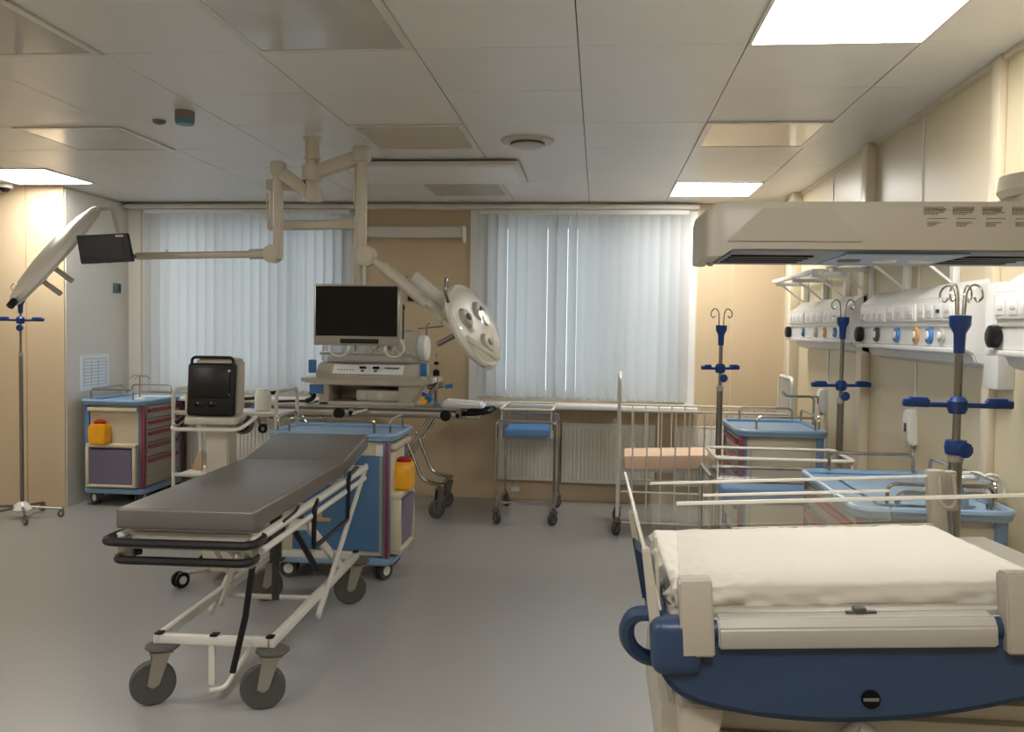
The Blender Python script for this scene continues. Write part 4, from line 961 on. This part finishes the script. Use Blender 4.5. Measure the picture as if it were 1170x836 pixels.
# clear panels
m = MB(); m.bb(.052, .99, .006, .012, -.005, .235, edge_mi=1, thin=1); m.build('front_panel', ['acrylic', 'acrylic_edge'], t)
m = MB(); m.bb(.04, .90, .815, .821, -.005, .180, edge_mi=1, thin=1); m.build('back_panel', ['acrylic', 'acrylic_edge'], t)
m = MB(); m.bb(.19, .72, .785, .789, .06, .145, edge_mi=1, thin=1); m.build('inner_flap', ['acrylic', 'acrylic_edge'], t)
for a, b_, y, z in ((.052, .99, .009, .235), (.04, .90, .818, .180), (.19, .72, .787, .145)): m = MB(); m.bb(a, b_, y-.004, y+.004, z-.003, z+.005, bev=.0015); m.build('panel_edge', 'acrylic_edge', t)
m = MB(); m.prism([(.008, .01), (.014, .01), (-.030, .215), (-.036, .215)], .03, .80, 'y', mi=0); m.build('end_panel', 'smoke_acrylic', t, 'clear end panel tilted outwards')
m = MB(); m.tube([(-.033, .03, .216), (-.033, .80, .216)], .004); m.tube([(.011, .03, .01), (-.033, .03, .215)], .004); m.build('end_panel_edge', 'acrylic_edge', t)
for x in (.048, .687):
    m = MB(); m.prism([(-.025, -.075), (-.025, .075), (-.018, .085), (.020, .085), (.024, .07), (.024, -.02), (.01, -.075)], x, x+.068, 'x', bev=.004); m.build('panel_clamp', 'canopy_grey', t)
for x in (.02, .028):
    m = MB(); m.bb(x-.012, x-.004, .10+(x-.02)*20, .14+(x-.02)*20, -.02, .12, bev=.002); m.build('end_catch', 'cream_metal', t)
m = MB(); m.prism([(-.012, -.02), (.012, -.02), (-.005, .14), (-.022, .14)], .02, .06, 'y', bev=.003); m.build('end_bracket', 'cream_metal', t)
m = MB(); m.prism([(-.022, .02), (-.004, .02), (-.025, .16), (-.038, .16)], .40, .44, 'y', bev=.003); m.build('end_bracket', 'cream_metal', t)
m = MB(); m.bb(.27, .86, .79, .81, .015, .048, bev=.004); m.build('back_ledge', 'cream_metal', t)
m = MB()
for k in range(7): x = .36+k*.075; m.bb(x, x+.008, .787, .791, .024, .048)
m.build('ledge_tabs', 'white_plastic', t)
m = MB(); m.bb(.405, .43, .015, .04, .0, .012, bev=.003); m.bb(.39, .45, .018, .03, -.003, .004); m.build('panel_latch', 'dark_grey', t)
# clamp on the far panel
m = MB(); m.bb(.835, .880, .79, .84, -.0, .20, bev=.006); m.bb(.870, .915, .80, .84, .08, .195, bev=.006); m.tube([(.86, .785, .185), (.86, .785, .105), (.885, .785, .09), (.90, .785, .105), (.90, .785, .185)], .006, rad=.02); m.build('rear_clamp', 'canopy_grey', t)
for o in t.children: o.matrix_local = BED.copy()
# stand below
t2 = t
m = MB(); m.prism([(.05, .16), (.15, .16), (.16, .60), (.04, .60)], .12, .60, 'y', bev=.01); m.prism([(.06, .50), (.13, .50), (.15, .62), (.055, .62)], .03, .12, 'y', bev=.006); m.build('end_leg', 'cream_metal', t2)
m = MB(); m.bb(.02, 1.02, .10, .66, .44, .585, bev=.012); m.build('drawer_unit', 'cream_metal', t2)
m = MB(); m.bb(.10, .70, .085, .10, .455, .545, bev=.004); m.build('drawer_front', 'canopy_grey', t2)
m = MB(); m.bb(.42, .95, .12, .60, .585, .62, bev=.004); m.bb(.15, .95, .2, .5, .16, .44, bev=.01); m.build('lift_column', 'cream_metal', t2)
m = MB(); m.bb(-.0, 1.1, .05, .12, .11, .16, bev=.01); m.bb(-.0, 1.1, .60, .67, .11, .16, bev=.01); m.bb(.45, .55, .1, .62, .11, .16, bev=.01); m.build('base_frame', 'cream_metal', t2)
m = MB(); m.cyl((.40, .05, .565), (.44, .05, .595), .014); m.cyl((.425, .045, .585), (.455, .045, .57), .02); m.build('drain_tap', 'white_plastic', t2)
for x in (.04, 1.06):
    for y in (.085, .635): castor(t2, x, y, .05, .115, .3)
# warmer head: column, canopy
t = thing('radiant_heater', 'long beige radiant heater canopy reaching over the warmer from the right', 'radiant heater', (.235, 2.0, 1.592))
prof = [(.0, .0), (.0, .082), (.012, .104), (.33, .112), (.36, .10), (.36, .012), (.35, .0)]
m = MB(); b = bmesh.new(); segs = [(.012, .72, .30), (.0, .80, .12), (-.0, .9, .02), (.02, 1., 0), (.06, 1., 0), (1.17, 1., 0), (1.2, .97, .0)]
xs_ = [0, .004, .014, .03, .055, 1.02, 1.05]; sc = [.80, .90, .95, .985, 1, 1, .96]
rings = []
for x, s in zip(xs_, sc): rings.append([b.verts.new((x, 0.18+(y-.18)*s, (-.016 if z < .02 and x < .05 else 0)+z*(s if z > .05 else 1))) for y, z in prof])
n = len(prof)
for j in range(len(rings)-1):
    for i in range(n): b.faces.new((rings[j][i], rings[j][(i+1) % n], rings[j+1][(i+1) % n], rings[j+1][i]))
b.faces.new(rings[0][::-1]); b.faces.new(rings[-1]); bmesh.ops.recalc_face_normals(b, faces=b.faces[:])
m._add(b); m.build('canopy_shell', 'canopy_grey', t, smooth=50)
m = MB(); m.prism([(.115, .088), (.26, .088), (.33, .015), (.04, .015)], -.003, .002, 'y', bev=.002); m.build('canopy_inset', 'canopy_grey', t)
# underside, sloping back
m = MB(); m.prism([(.012, .0), (.345, -.0), (.335, -.010), (.03, -.008)], .05, 1.0, 'x', bev=.004); m.build('under_panel', 'canopy_under', t)
m = MB(); m.prism([(.02, -.007), (.28, -.009), (.28, -.012), (.02, -.010)], .30, .56, 'x'); m.build('control_decal', 'canopy_blue', t)
for a, b_ in ((.06, .24), (.56, .72)):
    m = MB()
    for k in range(4): y = .06+k*.055; m.bb(a, b_, y, y+.03, -.0125, -.006)
    m.build('heater_vent', 'black_plastic', t)
for x in (.34, .42, .50):
    m = MB(); m.lathe([(0, 0), (.028, 0), (.024, .006), (0, .008)], (x, .15, -.010), (0, 0, -1), seg=20); m.build('spot_lamp', 'white_plastic' if x > .4 else 'mid_grey', t)
m = MB(); m.lathe([(0, 0), (.010, 0), (.006, -.008), (0, -.009)], (.03, .2, -.016)); m.build('drip_stud', 'wood_beige', t)
m = MB()
for bx in range(5):
    x0 = .452+bx*.060
    for k in range(5):
        xx = x0
        while xx < x0+.040-(k == 4)*.012: wl = random.uniform(.003, .008); m.bb(xx, xx+wl, -.0012, .0004, .0895-k*.0036, .0911-k*.0036); xx += wl+.0013
    m.bb(x0+.008, x0+.048, -.0012, .0004, .066, .0672)
    for k in range(3):
        xx = x0+.008
        while xx < x0+.036-k*.007: wl = random.uniform(.003, .007); m.bb(xx, xx+wl, -.0012, .0004, .0575-k*.0036, .0591-k*.0036); xx += wl+.0013
m.build('printed_text', 'ink', t)
m = MB(); m.bb(.715, .9, .10, .30, .105, .145, bev=.008); m.lathe([(0, .14), (.10, .14), (.11, .155), (.105, .19), (.04, .20), (0, .20)], (.80, .2, 0)); m.build('swivel_mount', 'canopy_grey', t)
m = MB(); m.bb(.935, 1.03, .12, .30, -1.43, .02, bev=.01); m.build('column', 'cream_metal', t)
m = MB(); m.bb(.93, 1.16, .05, .38, -1.54, -1.43, bev=.01); m.build('column_foot', 'cream_metal', t)
m = MB()
for x, y in ((.95, .08), (1.14, .08), (.95, .35), (1.14, .35)): m.cyl((x, y, -1.592), (x, y, -1.54), .02)
m.build('foot_pads', 'rubber_grey', t)
for x in (.52, .60): 
    m = MB(); m.lathe([(0, 0), (.006, 0), (.006, .006), (0, .008)], (x, .20, .105)); m.build('screw', 'steel', t)
m = MB(); m.bb(.935, 1.16, .0, .46, -.72, -.60, bev=.006); m.bb(.925, 1.165, -.01, .47, -.60, -.588, bev=.003); m.build('control_box', 'canopy_grey', t, 'grey control box with black slot')
m = MB(); m.bb(.931, .936, .16, .34, -.655, -.628); m.build('box_slot', 'black_plastic', t)
m = MB(); m.bb(.931, .936, .37, .41, -.642, -.636); m.build('box_badge', 'ink', t)
t = thing('glass_bottle', 'pale blue round bottle held beside the grey control box', 'bottle', (1.215, 3.14, .812))
m = MB(); m.lathe([(0, 0), (.035, 0), (.042, .02), (.04, .05), (.022, .075), (.02, .10), (0, .10)], seg=24); m.build('flask', 'tray_blue', t)
m = MB(); m.lathe([(0, .10), (.024, .10), (.024, .12), (0, .122)]); m.build('cap', 'paper', t)
t = thing('tubular_handle', 'white looped tubular frame on the wall beyond the grey control box', 'frame', (1.30, 3.32, .812))
m = MB(); m.tube([(-.10, 0, 0), (-.10, 0, .085), (.10, .02, .09), (.13, .02, .06), (.13, .02, 0)], .010, rad=.03); m.tube([(-.10, .05, 0), (-.10, .05, .09), (.10, .06, .10), (.13, .06, .0)], .008, rad=.03); m.build('frame_tube', 'white_plastic', t)
m = MB(); m.torus((.10, .0, .07), (0, 1, .2), .035, .006); m.torus((.12, .0, .05), (0, 1, -.2), .03, .005); m.build('coil', 'white_plastic', t)
